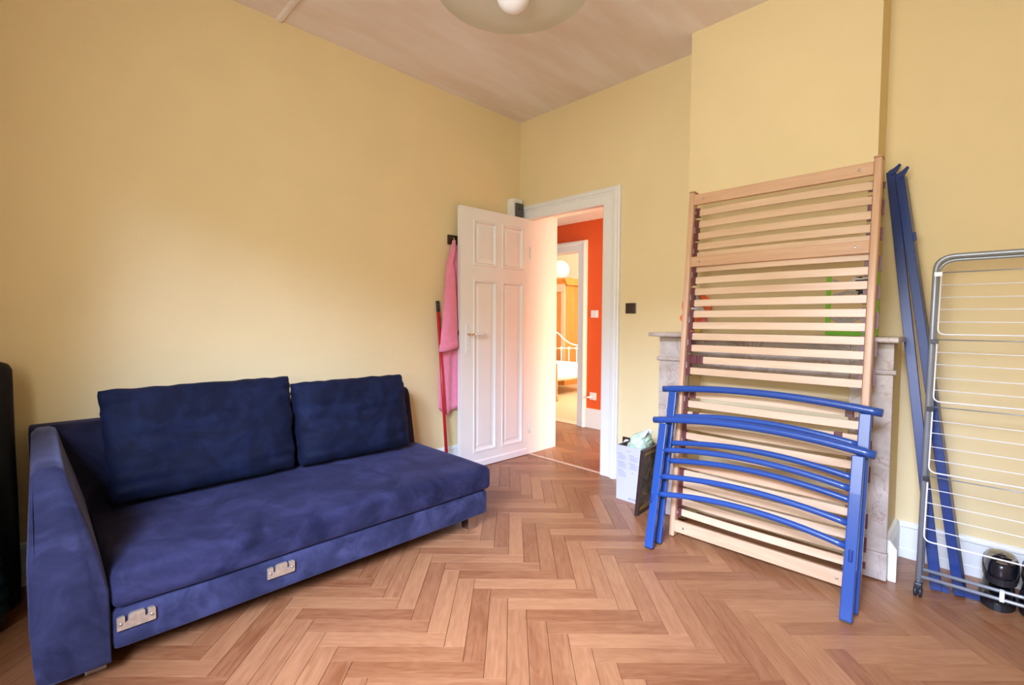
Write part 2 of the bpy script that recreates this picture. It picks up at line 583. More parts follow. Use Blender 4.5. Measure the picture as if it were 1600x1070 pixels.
def arc(c, r, a0, a1, n, plane):
    out = []
    for i in range(n + 1):
        a = a0 + (a1 - a0) * i / n
        p = [c[0], c[1], c[2]]
        p[plane[0]] += r * math.cos(a)
        p[plane[1]] += r * math.sin(a)
        out.append(tuple(p))
    return out


def rounded(points, r, n=5):
    """round the inner corners of a polyline"""
    P = [Vector(p) for p in points]
    out = [P[0]]
    for i in range(1, len(P) - 1):
        a = (P[i - 1] - P[i]).normalized()
        b = (P[i + 1] - P[i]).normalized()
        s0, s1 = P[i] + a * r, P[i] + b * r
        for k in range(n + 1):
            t = k / n
            out.append(s0 * (1 - t) ** 2 + P[i] * 2 * t * (1 - t) + s1 * t * t)
    out.append(P[-1])
    return out


def text_mesh(body, size):
    cu = bpy.data.curves.new('t', 'FONT')
    cu.body = body
    cu.size = size
    cu.resolution_u = 2
    cu.extrude = 0.0002
    to = bpy.data.objects.new('t', cu)
    COL.objects.link(to)
    dg = bpy.context.evaluated_depsgraph_get()
    me = bpy.data.meshes.new_from_object(to.evaluated_get(dg))
    bpy.data.objects.remove(to, do_unlink=True)
    return me


# ================================================================== SETTING
H = 3.05
RX = 4.1       # right wall
FY = -3.9      # front wall (window wall behind the camera)
WT = 0.385     # thickness of the wall with the door

struct('wall_left', MB().box(-0.14, 0, FY - 0.14, 0.0, 0, H), M_WALL, label='plain yellow wall on the left')
b = MB()
b.box(-0.14, 0.10, 0, WT, 0, H)
b.box(0.10, 0.96, 0, WT, 2.24, H)
b.box(0.96, RX + 0.14, 0, WT, 0, H)
struct('wall_back', b, M_WALL, label='yellow wall with the doorway')
struct('wall_right', MB().box(RX, RX + 0.14, FY - 0.14, 0, 0, H), M_WALL)
b = MB()
b.box(0, 2.0, FY - 0.14, FY, 0, H)
b.box(3.5, RX, FY - 0.14, FY, 0, H)
b.box(2.0, 3.5, FY - 0.14, FY, 0, 0.9)
b.box(2.0, 3.5, FY - 0.14, FY, 2.6, H)
struct('wall_front', b, M_WALL)
b = MB()
b.box(2.0, 2.06, FY - 0.10, FY - 0.04, 0.9, 2.6)
b.box(3.44, 3.5, FY - 0.10, FY - 0.04, 0.9, 2.6)
b.box(2.72, 2.78, FY - 0.10, FY - 0.04, 0.9, 2.6)
b.box(2.06, 3.44, FY - 0.10, FY - 0.04, 0.9, 0.96)
b.box(2.06, 3.44, FY - 0.10, FY - 0.04, 2.54, 2.6)
struct('window_1', b, M_WHITE)
struct('ceiling', MB().box(-0.14, RX + 0.14, FY - 0.14, WT, H, H + 0.1), M_CEIL, label='stained white ceiling')

# chimney breast: narrow above the mantel, wider below with a boarded recess
CX0, CX1 = 1.723, 2.695
LX0, LX1 = 1.665, 2.795
OX0, OX1 = 1.817, 2.64
b = MB()
b.box(CX0, CX1, -0.226, 0, 1.13, H)
b.box(LX0, OX0, -0.365, 0, 0, 1.13)
b.box(OX1, LX1, -0.365, 0, 0, 1.13)
b.box(OX0, OX1, -0.365, 0, 0.92, 1.13)
b.box(OX0, OX1, -0.20, 0, 0, 0.92)
struct('wall_chimney', b, M_WALL, label='yellow chimney breast')

# ------------------------------------------------------------------ herringbone floor
PW = 0.0795
PL = 6 * PW
A0, B0 = -0.082, -2.412
S2 = math.sqrt(0.5)
M_PLANK = wood_floor('herringbone_plank', 'object', (0.185, 0.060, 0.020), (0.365, 0.166, 0.068))
M_PLANKS = wood_floor('herringbone_planks', 'island', (0.185, 0.060, 0.020), (0.365, 0.166, 0.068))

floor = struct('floor', MB().box(0, RX, FY, 0, -0.06, -0.008), M_CORK, label='orange-brown herringbone wood floor')
floor['_local'] = 1


def clip_poly(poly, x0, x1, y0, y1):
    for ax, lim, sg in ((0, x0, 1), (0, x1, -1), (1, y0, 1), (1, y1, -1)):
        out = []
        for i in range(len(poly)):
            p, q = poly[i], poly[(i + 1) % len(poly)]
            dp, dq = sg * (p[ax] - lim), sg * (q[ax] - lim)
            if dp >= 0:
                out.append(p)
            if (dp > 0 > dq) or (dp < 0 < dq):
                t = dp / (dp - dq)
                out.append((p[0] + (q[0] - p[0]) * t, p[1] + (q[1] - p[1]) * t))
        poly = out
        if len(poly) < 3:
            return []
    return poly


GAP, TH = 0.0008, 0.0078


def plank_rects():
    """centre, heading angle of every plank"""
    for k in range(-90, 91):
        for m_ in range(-9, 10):
            la = A0 + k * PW + m_ * 2 * PL
            tb = B0 - k * PW
            for hv in (0, 1):
                if hv == 0:
                    ca, cb, ang = la + PL / 2, tb - PW / 2, math.pi / 4
                else:
                    ca, cb, ang = la + PL + PW / 2, tb - PW + PL / 2, math.pi * 3 / 4
                yield (ca - cb) * S2, (ca + cb) * S2, ang


def rect_poly(cx, cy, ang):
    c, s_ = math.cos(ang), math.sin(ang)
    hx, hy = PL / 2 - GAP, PW / 2 - GAP
    return [(cx + c * x - s_ * y, cy + s_ * x + c * y) for x, y in ((-hx, -hy), (hx, -hy), (hx, hy), (-hx, hy))]


def plank_into(bm, uvl, poly, cx, cy, ang, local):
    """adds one plank (polygon footprint) with chamfered upper edge"""
    c, s_ = math.cos(ang), math.sin(ang)
    def lc(p):
        dx, dy = p[0] - cx, p[1] - cy
        return (c * dx + s_ * dy, -s_ * dx + c * dy)
    L_ = [lc(p) for p in poly]
    gx = sum(p[0] for p in L_) / len(L_); gy = sum(p[1] for p in L_) / len(L_)
    def put(q, z):
        if local:
            return bm.verts.new((q[0], q[1], z))
        return bm.verts.new((cx + c * q[0] - s_ * q[1], cy + s_ * q[0] + c * q[1], z))
    ins = [(q[0] - math.copysign(min(0.0002, abs(q[0] - gx) * 0.4), q[0] - gx),
            q[1] - math.copysign(min(0.0002, abs(q[1] - gy) * 0.4), q[1] - gy)) for q in L_]
    top = [put(q, 0.0) for q in ins]
    mid = [put(q, -0.0006) for q in L_]
    bot = [put(q, -TH) for q in L_]
    n = len(L_)
    faces = [(bm.faces.new(top), ins)]
    for lo, hi, ql, qh in ((mid, top, L_, ins), (bot, mid, L_, L_)):
        for i in range(n):
            j = (i + 1) % n
            faces.append((bm.faces.new((lo[i], lo[j], hi[j], hi[i])), (ql[i], ql[j], qh[j], qh[i])))
    for f, uvs in faces:
        for lp, uv in zip(f.loops, uvs):
            lp[uvl].uv = uv


def new_plank_mesh(poly, cx, cy, ang):
    bm = bmesh.new()
    uvl = bm.loops.layers.uv.new('UVMap')
    plank_into(bm, uvl, poly, cx, cy, ang, True)
    me = bpy.data.meshes.new('plank')
    bm.to_mesh(me); bm.free()
    me.materials.append(M_PLANK)
    return me


def proj(p):
    d = Vector(p) - Vector((3.1238, -3.2189, 1.2288))
    z = d.dot(F)
    if z < 0.1: return None
    return 800 + 747.5 * d.dot(R) / z, 535 - 747.5 * d.dot(U) / z


cand = []
for cx, cy, ang in plank_rects():
    if not (-0.4 < cx < RX + 0.4 and FY - 0.4 < cy < 0.4): continue
    poly = rect_poly(cx, cy, ang)
    cp = clip_poly(poly, 0.001, RX - 0.001, FY + 0.001, 0.0)
    if not cp: continue
    ar = 0.5 * abs(sum(cp[i][0] * cp[(i + 1) % len(cp)][1] - cp[(i + 1) % len(cp)][0] * cp[i][1] for i in range(len(cp))))
    if ar < 0.0004: continue
    g = (sum(p[0] for p in cp) / len(cp), sum(p[1] for p in cp) / len(cp), 0)
    q = proj(g)
    score = 0
    if q and -60 < q[0] < 1660 and q[1] < 1150:
        d = (Vector(g) - Vector((3.1238, -3.2189, 1.2288))).length
        score = ar / d ** 3
        if g[0] < 0.85 and g[1] < -1.4: score = 0       # under the sofa
        if 1.68 < g[0] < 2.78 and g[1] > -0.2: score = 0  # under the chimney
    cand.append((score, cx, cy, ang, cp, ar))
cand.sort(key=lambda t: -t[0])
full_me = new_plank_mesh(rect_poly(0, 0, 0), 0, 0, 0)
rest = bmesh.new(); rest_uv = rest.loops.layers.uv.new('UVMap')
FULL = (PL - 2 * GAP) * (PW - 2 * GAP)
for i, (sc_, cx, cy, ang, cp, ar) in enumerate(cand):
    if i < 300 and sc_ > 0:
        me = full_me if ar > FULL * 0.999 else new_plank_mesh(cp, cx, cy, ang)
        link('plank', me, floor, loc=(cx, cy, 0), rot=(0, 0, ang))
    else:
        plank_into(rest, rest_uv, cp, cx, cy, ang, False)
me = bpy.data.meshes.new('floor_planks')
rest.to_mesh(me); rest.free(); me.materials.append(M_PLANKS)
tag(link('floor_planks', me, floor, loc=(0, 0, 0)), kind='stuff')

# hall floor: the same herringbone, seen from far
hb_ = bmesh.new(); huv = hb_.loops.layers.uv.new('UVMap')
for cx, cy, ang in plank_rects():
    if not (-2.2 < cx < 2.7 and -0.4 < cy < 1.8): continue
    for rc in ((0.126, 0.934, 0.0, WT), (-1.6, 2.4, WT, 1.37)):
        cp = clip_poly(rect_poly(cx, cy, ang), *rc)
        if cp: plank_into(hb_, huv, cp, cx, cy, ang, False)
hall_floor = struct('floor_hall', MB().box(-1.6, 2.4, 0.0, 1.37, -0.06, -0.008), M_CORK)
hall_floor['_local'] = 1
me = bpy.data.meshes.new('floor_planks'); hb_.to_mesh(me); hb_.free(); me.materials.append(M_PLANKS)
tag(link('floor_planks', me, hall_floor, loc=(0, 0, 0)), kind='stuff')

# ------------------------------------------------------------------ hall and far room shell
b = MB()
b.box(-1.6, -1.14, 1.327, 1.45, 0, 2.39)
b.box(-0.30, 2.4, 1.327, 1.45, 0, 2.39)
b.box(-1.14, -0.30, 1.327, 1.45, 2.06, 2.39)
struct('wall_hall', b, M_RED, label='bright red-orange hall wall')
struct('wall_hall_left', MB().box(-1.72, -1.6, WT, 1.45, 0, 2.39), M_RED)
struct('wall_hall_right', MB().box(2.4, 2.52, WT, 1.45, 0, 2.39), M_FARWALL)
struct('ceiling_hall', MB().box(-1.72, 2.52, WT, 1.45, 2.39, 2.45), M_WHITE)
struct('floor_far_room', MB().box(-4.6, 1.0, 1.37, 5.1, -0.06, 0.0), M_FARFLOOR)
struct('wall_far_room', MB().box(-4.6, 1.0, 5.0, 5.1, 0, 2.9), M_FARWALL, label='pale yellow wall of the far room')
struct('wall_far_room_left', MB().box(-4.7, -4.6, 1.45, 5.1, 0, 2.9), M_FARWALL)
struct('wall_far_room_right', MB().box(1.0, 1.1, 1.45, 5.1, 0, 2.9), M_FARWALL)
struct('ceiling_far_room', MB().box(-4.7, 1.1, 1.45, 5.1, 2.9, 3.0), M_WHITE)
b = MB()
b.box(-4.6, -1.72, 1.40, 1.45, 0, 2.9)
b.box(-1.72, 1.0, 1.40, 1.45, 2.45, 2.9)
struct('wall_far_room_front', b, M_FARWALL)


def casing(name, x0, x1, ztop, yw, prof, side, label):
    """U-shaped moulded casing round an opening; prof: (offset outward, depth) polygon; side -1 faces -y"""
    mb = MB()
    rings = []
    for cx, cz, dx, dz in ((x0, 0.0, -1, 0), (x0, ztop, -1, 1), (x1, ztop, 1, 1), (x1, 0.0, 1, 0)):
        rings.append([Vector((cx + dx * u, yw + side * d, cz + dz * u)) for u, d in prof])
    mb.loft(rings, smooth=False)
    return struct(name, mb, M_WHITE, label=label)


PROF = [(0, 0), (0, 0.020), (0.012, 0.026), (0.085, 0.026), (0.092, 0.032), (0.104, 0.034), (0.112, 0.046),
        (0.128, 0.050), (0.136, 0.044), (0.144, 0.046), (0.150, 0.034), (0.157, 0.030), (0.157, 0)]
PROF_L = [(0, 0), (0, 0.020), (0.012, 0.026), (0.085, 0.026), (0.092, 0.032), (0.104, 0.034), (0.112, 0.046), (0.120, 0.046), (0.120, 0)]
# left leg of the casing is squeezed by the corner, so head and right leg are swept with the full profile
mb = MB()
rings = []
for cx, cz, dx, dz, sc_ in ((0.125, 0.0, -1, 0, 0.76), (0.125, 2.15, -1, 1, 0.76), (0.930, 2.15, 1, 1, 1), (0.930, 0.0, 1, 0, 1)):
    rings.append([Vector((cx + dx * u * sc_, -d, cz + dz * u * (0.8 if dz else 1))) for u, d in PROF])
mb.loft(rings, smooth=False)
struct('trim_1', mb, M_WHITE, label='white moulded door casing')
# jamb lining of the doorway
b = MB()
b.box(0.10, 0.125, 0.0, WT, 0, 2.24)
b.box(0.930, 0.96, 0.0, WT, 0, 2.24)
b.box(0.125, 0.930, 0.0, 0.03, 2.15, 2.24)
b.box(0.125, 0.930, 0.03, WT, 2.225, 2.24)
struct('trim_2', b, M_JAMB, label='white door jamb lining')
struct('trim_3', MB().box(0.126, 0.929, -0.012, 0.016, 0.0, 0.006, bev=0.002), M_STRIP, label='pale wooden threshold strip')
casing('trim_4', -1.12, -0.315, 2.05, 1.327, [(u * 0.76, d) for u, d in PROF], -1, 'white casing of the far doorway')
b = MB()
b.box(-1.14, -1.12, 1.327, 1.45, 0, 2.06)
b.box(-0.315, -0.30, 1.327, 1.45, 0, 2.06)
b.box(-1.12, -0.315, 1.327, 1.45, 2.05, 2.06)
struct('trim_5', b, M_JAMB)
struct('trim_6', MB().box(-0.195, 2.4, 1.302, 1.327, 0, 0.225, bev=0.004), M_WHITE, label='tall white hall baseboard')
struct('trim_7', MB().box(-1.12, -0.315, 1.31, 1.46, 0.0, 0.006), M_STRIP)
# ceiling ridge
struct('trim_8', MB().prism([(-2.135, H), (-2.125, H - 0.014), (-2.105, H - 0.014), (-2.095, H)], 'x', 0.0, RX), M_CEIL, label='narrow batten across the ceiling')

# baseboards


def baseboard(name, axis, lo, hi, wall, sign, h=0.19, label=None):
    t = 0.02
    P = [(0, 0), (t, 0), (t, 0.045), (t - 0.005, 0.05), (t - 0.005, h - 0.03), (t, h - 0.025), (t - 0.003, h - 0.006), (t - 0.010, h), (0, h)]
    mb = MB()
    mb.prism([(wall + sign * u, z) for u, z in P], axis, lo, hi)
    return struct(name, mb, M_WHITE, label=label)


baseboard('baseboard_left', 'x' if False else 'y', FY, -0.02, 0.0, 1, h=0.2, label='white baseboard of the left wall')
bpy.data.objects['baseboard_left'].rotation_euler = (0, 0, 0)
baseboard('baseboard_back', 'x', 1.09, LX0 - 0.045, 0.0, -1)
baseboard('baseboard_right', 'x', LX1 + 0.022, RX, 0.0, -1, label='white baseboard right of the chimney')
b = MB()
b.prism([(LX1, 0), (LX1 + 0.024, 0), (LX1 + 0.024, 0.16), (LX1 + 0.012, 0.19), (LX1, 0.195)], 'y', -0.345, 0.0)
b.prism([(LX1 + 0.018, 0), (LX1 + 0.050, 0), (LX1 + 0.050, 0.155), (LX1 + 0.018, 0.20)], 'y', -0.366, -0.346, bev=0.002)
struct('baseboard_chimney', b, M_WHITE, label='white baseboard on the side of the chimney')

# ================================================================== DOOR
HX, HY = 0.126, -0.004
FXE, FYE = 0.100, -0.788
dv = Vector((FXE - HX, FYE - HY, 0)); LW = dv.length; dv.normalize()
# local frame: X from hinge to free edge, -Y ... the seen face is at local y = 0, thickness on +y... towards the wall
door = thing('door_1', 'white four-panel door standing open against the left wall', 'door', (HX, HY, 0),
             (0, 0, math.atan2(dv.y, dv.x)), local=True)
del door['category']
door['kind'] = 'structure'
# local +y = rotate(dv, 90deg) -> towards +x world (seen face); thickness goes to -y
DT = 0.038
DZ0, DZ1 = 0.006, 2.155
st = []  # stiles and rails with panel openings
PX = [(0.080, 0.338), (0.398, 0.654)]
PZ = [(0.125, 1.572), (1.688, 2.062)]
fr = MB()
fr.box(0, PX[0][0], -DT, 0, DZ0, DZ1)
fr.box(PX[0][1], PX[1][0], -DT, 0, DZ0, DZ1)
fr.box(PX[1][1], LW, -DT, 0, DZ0, DZ1)
for x0, x1 in PX:
    fr.box(x0, x1, -DT, 0, DZ0, PZ[0][0])
    fr.box(x0, x1, -DT, 0, PZ[0][1], PZ[1][0])
    fr.box(x0, x1, -DT, 0, PZ[1][1], DZ1)
fr.build('door_leaf_frame', M_WHITE, door)
for x0, x1 in PX:
    for z0, z1 in PZ:
        pm = MB()
        # moulding slope, recess, raised field
        def ring(i, y): return [Vector((x0 + i, y, z0 + i)), Vector((x1 - i, y, z0 + i)), Vector((x1 - i, y, z1 - i)), Vector((x0 + i, y, z1 - i))]
        pm.loft([ring(0, 0.0), ring(0.004, 0.006), ring(0.016, 0.006), ring(0.026, -0.010), ring(0.030, -0.012), ring(0.045, -0.012),
                 ring(0.062, -0.007), ring(0.064, -0.007)], caps=False, smooth=False)
        pm.bm.faces.new([v for v in pm.bm.verts[-4:]] if False else list(pm.bm.verts)[-4:])
        pm.box(x0, x1, -DT + 0.006, -0.022, z0, z1)
        pm.build('door_panel', M_WHITE, door)
MB().prism([(0, 0.006), (0.010, 0.006), (0.010, 0.050), (0.004, 0.060), (0, 0.060)], 'x', 0.03, LW - 0.05,
           M=None).build('kick_moulding', M_WHITE, door)
# handle
hp = MB(); hp.box(0.690, 0.738, 0.0, 0.009, 0.962, 1.203, bev=0.004); hp = hp.build('handle_plate', M_WHITE, door)
hd = MB()
hd.tube([(0.716, 0.009, 1.122), (0.716, 0.050, 1.122), (0.700, 0.056, 1.122), (0.680, 0.056, 1.122)], 0.0075, 10)
hdo = hd.build('door_handle', M_BRASS, door); hdo['label'] = 'brass handle neck'
gp = MB(); gp.tube([(0.682, 0.056, 1.122), (0.665, 0.056, 1.122), (0.62, 0.056, 1.122), (0.585, 0.056, 1.122), (0.566, 0.056, 1.120)], 0.01, 12, rr=[0.008, 0.0095, 0.011, 0.013, 0.007])
g = gp.build('handle_grip', M_WHITE, hdo)
g.location = (0, 0, 0)
for z in (1.185, 1.03, 0.98):
    k = MB().lathe([(0.004, 0), (0.004, 0.002), (0.002, 0.003)], 10, M=Matrix.Rotation(-math.pi / 2, 4, 'X'), c=(0.714, 0.009, z))
    k.build('plate_screw', M_STEEL, hp).location = (0, 0, 0)
MB().box(LW, LW + 0.008, -0.028, -0.010, 1.115, 1.150, bev=0.002).build('latch', M_STEEL, door)
MB().box(LW - 0.0005, LW + 0.0015, -0.03, -0.008, 1.02, 1.22).build('lock_plate', M_WHITE, door)
for z in (0.25, 1.85):
    MB().tube([(-0.004, 0.006, z - 0.05), (-0.004, 0.006, z + 0.05)], 0.006, 10).build('hinge', M_WHITE, door)

# ================================================================== FIREPLACE
fp = thing('fireplace_surround', 'grey-beige veined marble fireplace surround behind the bed slats', 'fireplace', (2.22, -0.39, 0))
MF = -0.392
for x0, x1 in ((1.628, OX0), (OX1, 2.808)):
    b = MB()
    b.box(x0, x1, MF, -0.366, 0.135, 1.132, bev=0.002)
    b.build('pilaster', M_MARBLE, fp)
    MB().box(x0 - 0.004, x1 + 0.004, MF - 0.008, -0.366, 0.006, 0.134, bev=0.002).build('plinth', M_MARBLE, fp)
    MB().prism([(MF - 0.001, 0.984), (MF - 0.014, 0.990), (MF - 0.016, 0.998), (MF - 0.012, 1.008), (MF - 0.001, 1.010)], 'x', x0 - 0.012, x1 + 0.012, bev=0.0).build('moulding', M_MARBLE, fp)
MB().box(OX0 + 0.001, OX1 - 0.001, MF + 0.004, -0.367, 0.918, 1.132, bev=0.001).build('frieze', M_MARBLE, fp)
MB().prism([(-0.485, 1.140), (-0.490, 1.146), (-0.490, 1.158), (-0.485, 1.164), (-0.226, 1.164), (-0.226, 1.140)], 'x', 1.602, 2.832, bev=0.0).build('mantel_shelf', M_MARBLE, fp)
MB().prism([(-0.39, 1.133), (-0.445, 1.139), (-0.37, 1.139), (-0.37, 1.133)], 'x', 1.628, 2.808).build('shelf_moulding', M_MARBLE, fp)

# ================================================================== SOFA
sofa = thing('sofa_bed', 'blue suede sofa with one armrest along the left wall', 'sofa', (0.6, -2.25, 0))


def rbox(x0, x1, y0, y1, z0, z1, r, n=(12, 20, 6), crown=0.0, wob=0.0, seed=0.0, wf=3.0):
    """rounded, subdivided upholstered block"""
    bm = bmesh.new()
    bmesh.ops.create_cube(bm, size=2.0)
    # subdivide via explicit grid for each face
    bm.free()
    mb = MB()
    verts = {}
    nx, ny, nz = n
    def coord(i, n_, lo, hi):
        # denser near ends
        t = i / n_
        t = 0.5 - 0.5 * math.cos(math.pi * t) * (0.55 + 0.45 * abs(math.cos(math.pi * t)))
        return lo + (hi - lo) * t
    def V(i, j, k):
        key = (i, j, k)
        if key in verts: return verts[key]
        p = Vector((coord(i, nx, x0, x1), coord(j, ny, y0, y1), coord(k, nz, z0, z1)))
        q = Vector((min(max(p.x, x0 + r), x1 - r), min(max(p.y, y0 + r), y1 - r), min(max(p.z, z0 + r), z1 - r)))
        d = p - q
        if d.length > 1e-9:
            p = q + d.normalized() * min(r, d.length) if sum(abs(c) > 1e-9 for c in d) > 1 else p
        u = (p.x - x0) / (x1 - x0) * 2 - 1; v = (p.y - y0) / (y1 - y0) * 2 - 1; w = (p.z - z0) / (z1 - z0)
        if crown: p.z += crown * max(0, 1 - u ** 4) * max(0, 1 - v ** 6) * max(0, w)
        if wob:
            nv = noise.noise_vector(Vector((p.x * wf + seed, p.y * wf, p.z * wf + seed)))
            p += nv * wob
        verts[key] = mb.bm.verts.new(p)
        return verts[key]
    def quad(a, b_, c, d):
        mb.bm.faces.new((a, b_, c, d)).smooth = True
    for i in range(nx):
        for j in range(ny):
            for k in (0, nz):
                quad(V(i, j, k), V(i + 1, j, k), V(i + 1, j + 1, k), V(i, j + 1, k))
    for i in range(nx):
        for k in range(nz):
            for j in (0, ny):
                quad(V(i, j, k), V(i + 1, j, k), V(i + 1, j, k + 1), V(i, j, k + 1))
    for j in range(ny):
        for k in range(nz):
            for i in (0, nx):
                quad(V(i, j, k), V(i, j + 1, k), V(i, j + 1, k + 1), V(i, j, k + 1))
    return mb


SF = 1.05
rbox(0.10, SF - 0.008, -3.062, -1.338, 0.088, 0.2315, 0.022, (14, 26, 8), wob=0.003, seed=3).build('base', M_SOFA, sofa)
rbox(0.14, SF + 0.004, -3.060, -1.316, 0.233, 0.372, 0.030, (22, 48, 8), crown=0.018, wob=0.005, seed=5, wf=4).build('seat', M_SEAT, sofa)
# backrest: leaning profile
bk = MB()
bp_ = [(0.035, 0.10), (0.24, 0.10), (0.275, 0.36), (0.262, 0.44), (0.205, 0.715), (0.190, 0.742), (0.165, 0.755), (0.085, 0.755), (0.055, 0.742), (0.040, 0.71)]
bk.prism(bp_, 'y', -3.250, -1.335, bev=0.012, seg=3)
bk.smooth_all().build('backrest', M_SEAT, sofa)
# armrest: wide at the bottom, narrow rounded top, sloped inner side
arm = MB()
sec = [(-3.245, 0.055), (-3.062, 0.055), (-3.062, 0.30), (-3.080, 0.42), (-3.112, 0.55), (-3.142, 0.66), (-3.157, 0.725), (-3.166, 0.748),
       (-3.185, 0.758), (-3.224, 0.757), (-3.242, 0.735), (-3.248, 0.62), (-3.258, 0.45), (-3.258, 0.25), (-3.252, 0.12)]
xs = [0.180, 0.184, 0.2, 0.3, 0.6, 0.9, 1.02, 1.045, 1.052]
ins_ = [0.020, 0.008, 0, 0, 0, 0, 0, 0.006, 0.020]
rings = []
cy_ = sum(p[0] for p in sec) / len(sec); cz_ = sum(p[1] for p in sec) / len(sec)
for x, i_ in zip(xs, ins_):
    ring_ = []
    for y, z in sec:
        d = Vector((y - cy_, z - cz_))
        f_ = 1 - i_ / max(d.length, 0.08)
        # the top rolls back at the front
        xo = x - (max(0, z - 0.64) ** 2) * 1.0 * (x / 1.05) ** 8
        ring_.append(Vector((xo, cy_ + (y - cy_) * f_, cz_ + (z - cz_) * f_)))
    rings.append(ring_)
arm.loft(rings)
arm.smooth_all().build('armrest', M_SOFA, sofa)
for x, y in ((0.96, -1.415), (0.93, -3.10), (0.20, -1.415), (0.20, -3.10)):
    MB().box(x - 0.035, x + 0.035, y - 0.03, y + 0.03, 0.0, 0.090, bev=0.004).build('leg', M_STEEL, sofa)
# steel coupling plates on the front
PLP = [(0, 0), (0.105, 0), (0.108, 0.003), (0.108, 0.042), (0.104, 0.047), (0.088, 0.047), (0.086, 0.045), (0.086, 0.024), (0.078, 0.024), (0.078, 0.045), (0.074, 0.050),
       (0.040, 0.050), (0.032, 0.044), (0.030, 0.024), (0.022, 0.024), (0.022, 0.045), (0.018, 0.047), (0.004, 0.045), (0, 0.041)]
for y0, z0 in ((-3.048, 0.163), (-2.566, 0.158)):
    pb = MB().prism([(y0 + u, z0 + v) for u, v in PLP], 'x', SF - 0.010, SF + 0.003)
    pl_ = pb.build('coupling_plate', M_PLATE, sofa)
    for du in (0.011, 0.097):
        MB().lathe([(0.0050, 0), (0.0050, 0.002), (0.003, 0.0035)], 10, M=Matrix.Rotation(math.pi / 2, 4, 'Y'), c=(SF + 0.003, y0 + du, z0 + 0.022)).build('screw', M_STEEL, pl_)


def pillow(name, label, y0, y1, bottom, top, depth, lean, seed, group):
    w, h = y1 - y0, top - bottom
    mb = MB()
    NU, NV = 56, 40
    def surf(sgn):
        def fn(u, v):
            a = -math.cos(math.pi * u); b_ = -math.cos(math.pi * v)
            e = max(0.0, (1 - abs(a) ** 5)) ** 0.42 * max(0.0, (1 - abs(b_) ** 5)) ** 0.42
            yy = a * w / 2 * (0.985 + 0.018 * b_)
            zz = b_ * h / 2
            # wavy seams
            n1 = noise.noise(Vector((a * 4.0 + seed, b_ * 3.0, sgn * 0.7)))
            zz += 0.006 * noise.noise(Vector((a * 6 + seed, b_ * 0.8, 3.1))) * abs(b_) ** 3
            yy += 0.010 * noise.noise(Vector((b_ * 7 + seed, a * 0.8, 7.7))) * abs(a) ** 3
            t = depth / 2 * e
            # creases running in from the sides
            cr = noise.noise(Vector((a * 1.6 + seed, b_ * 8.0, 1.3)))
            t += (0.006 + 0.026 * abs(a) ** 3) * cr * e + 0.012 * n1 * e
            # one long fold across
            fold = math.exp(-((b_ - 0.12 - 0.10 * a) / 0.05) ** 2) * (0.4 + 0.6 * abs(a))
            t -= 0.010 * fold * e
            return Vector((sgn * t, yy, zz))
        return fn
    mb.grid(surf(1), NU, NV)
    mb.grid(surf(-1), NU, NV)
    bmesh.ops.remove_doubles(mb.bm, verts=list(mb.bm.verts), dist=0.0004)
    me = mb.mesh(name, M_CUSH)
    o = link(name, me, None)
    return tag(o, label, 'cushion', group)


c1 = pillow('back_cushion', 'larger left navy back cushion standing beside the sofa armrest', -3.02, -2.195, 0.392, 0.905, 0.19, 0.2, 1.7, 'back cushions on the sofa')
c1.location = (0.345, -2.610, 0.658); c1.rotation_euler = (0, math.radians(-13), math.radians(1.0))
c2 = pillow('back_cushion', 'smaller right navy back cushion at the open end of the sofa', -2.19, -1.475, 0.392, 0.865, 0.19, 0.2, 9.2, 'back cushions on the sofa')
c2.location = (0.355, -1.832, 0.637); c2.rotation_euler = (0, math.radians(-14), math.radians(-1.5))

# ================================================================== THINGS AT THE LEFT EDGE
bf = rbox(0.06, 0.26, -3.80, -3.292, 0.0, 1.045, 0.045, (8, 14, 20), wob=0.004, seed=11)
tag(bf.build('folded_mattress', M_BLACKFAB), 'black upright padded slab standing left of the sofa armrest', 'mattress')
gb = MB()
rings = []
for i in range(49):
    t = i / 48
    z = 0.004 + t * 0.66
    bul = 0.5 + 0.5 * math.sin(math.pi * min(1, t * 1.15) ** 0.8)
    rid = 0.010 * abs(math.sin(t * 34))
    rx = 0.115 * (0.62 + 0.38 * bul) - 0.010 + rid
    ry = 0.200 * (0.55 + 0.45 * bul) - 0.010 + rid
    if t < 0.06: rx *= 0.75 + t * 4; ry *= 0.75 + t * 4
    if t > 0.94: rx *= 1 - (t - 0.94) * 9; ry *= 1 - (t - 0.94) * 9
    rings.append([Vector((0.43 + rx * math.cos(a), -3.52 + ry * math.sin(a) + 0.02 * math.cos(t * 5), z)) for a in [2 * math.pi * k / 28 for k in range(28)]])
gb.loft(rings)
tag(gb.build('quilted_bag', M_DKGREEN), 'dark green quilted bundle in front of the black slab', 'bag')

# ================================================================== SLATTED BED BASE
LEAN = 0.089
sl = thing('slatted_bed_base', 'beech slatted bed base leaning upright against the fireplace', 'bed base', (1.851, -0.668, 0.0055), (-LEAN, 0, 0), local=True)
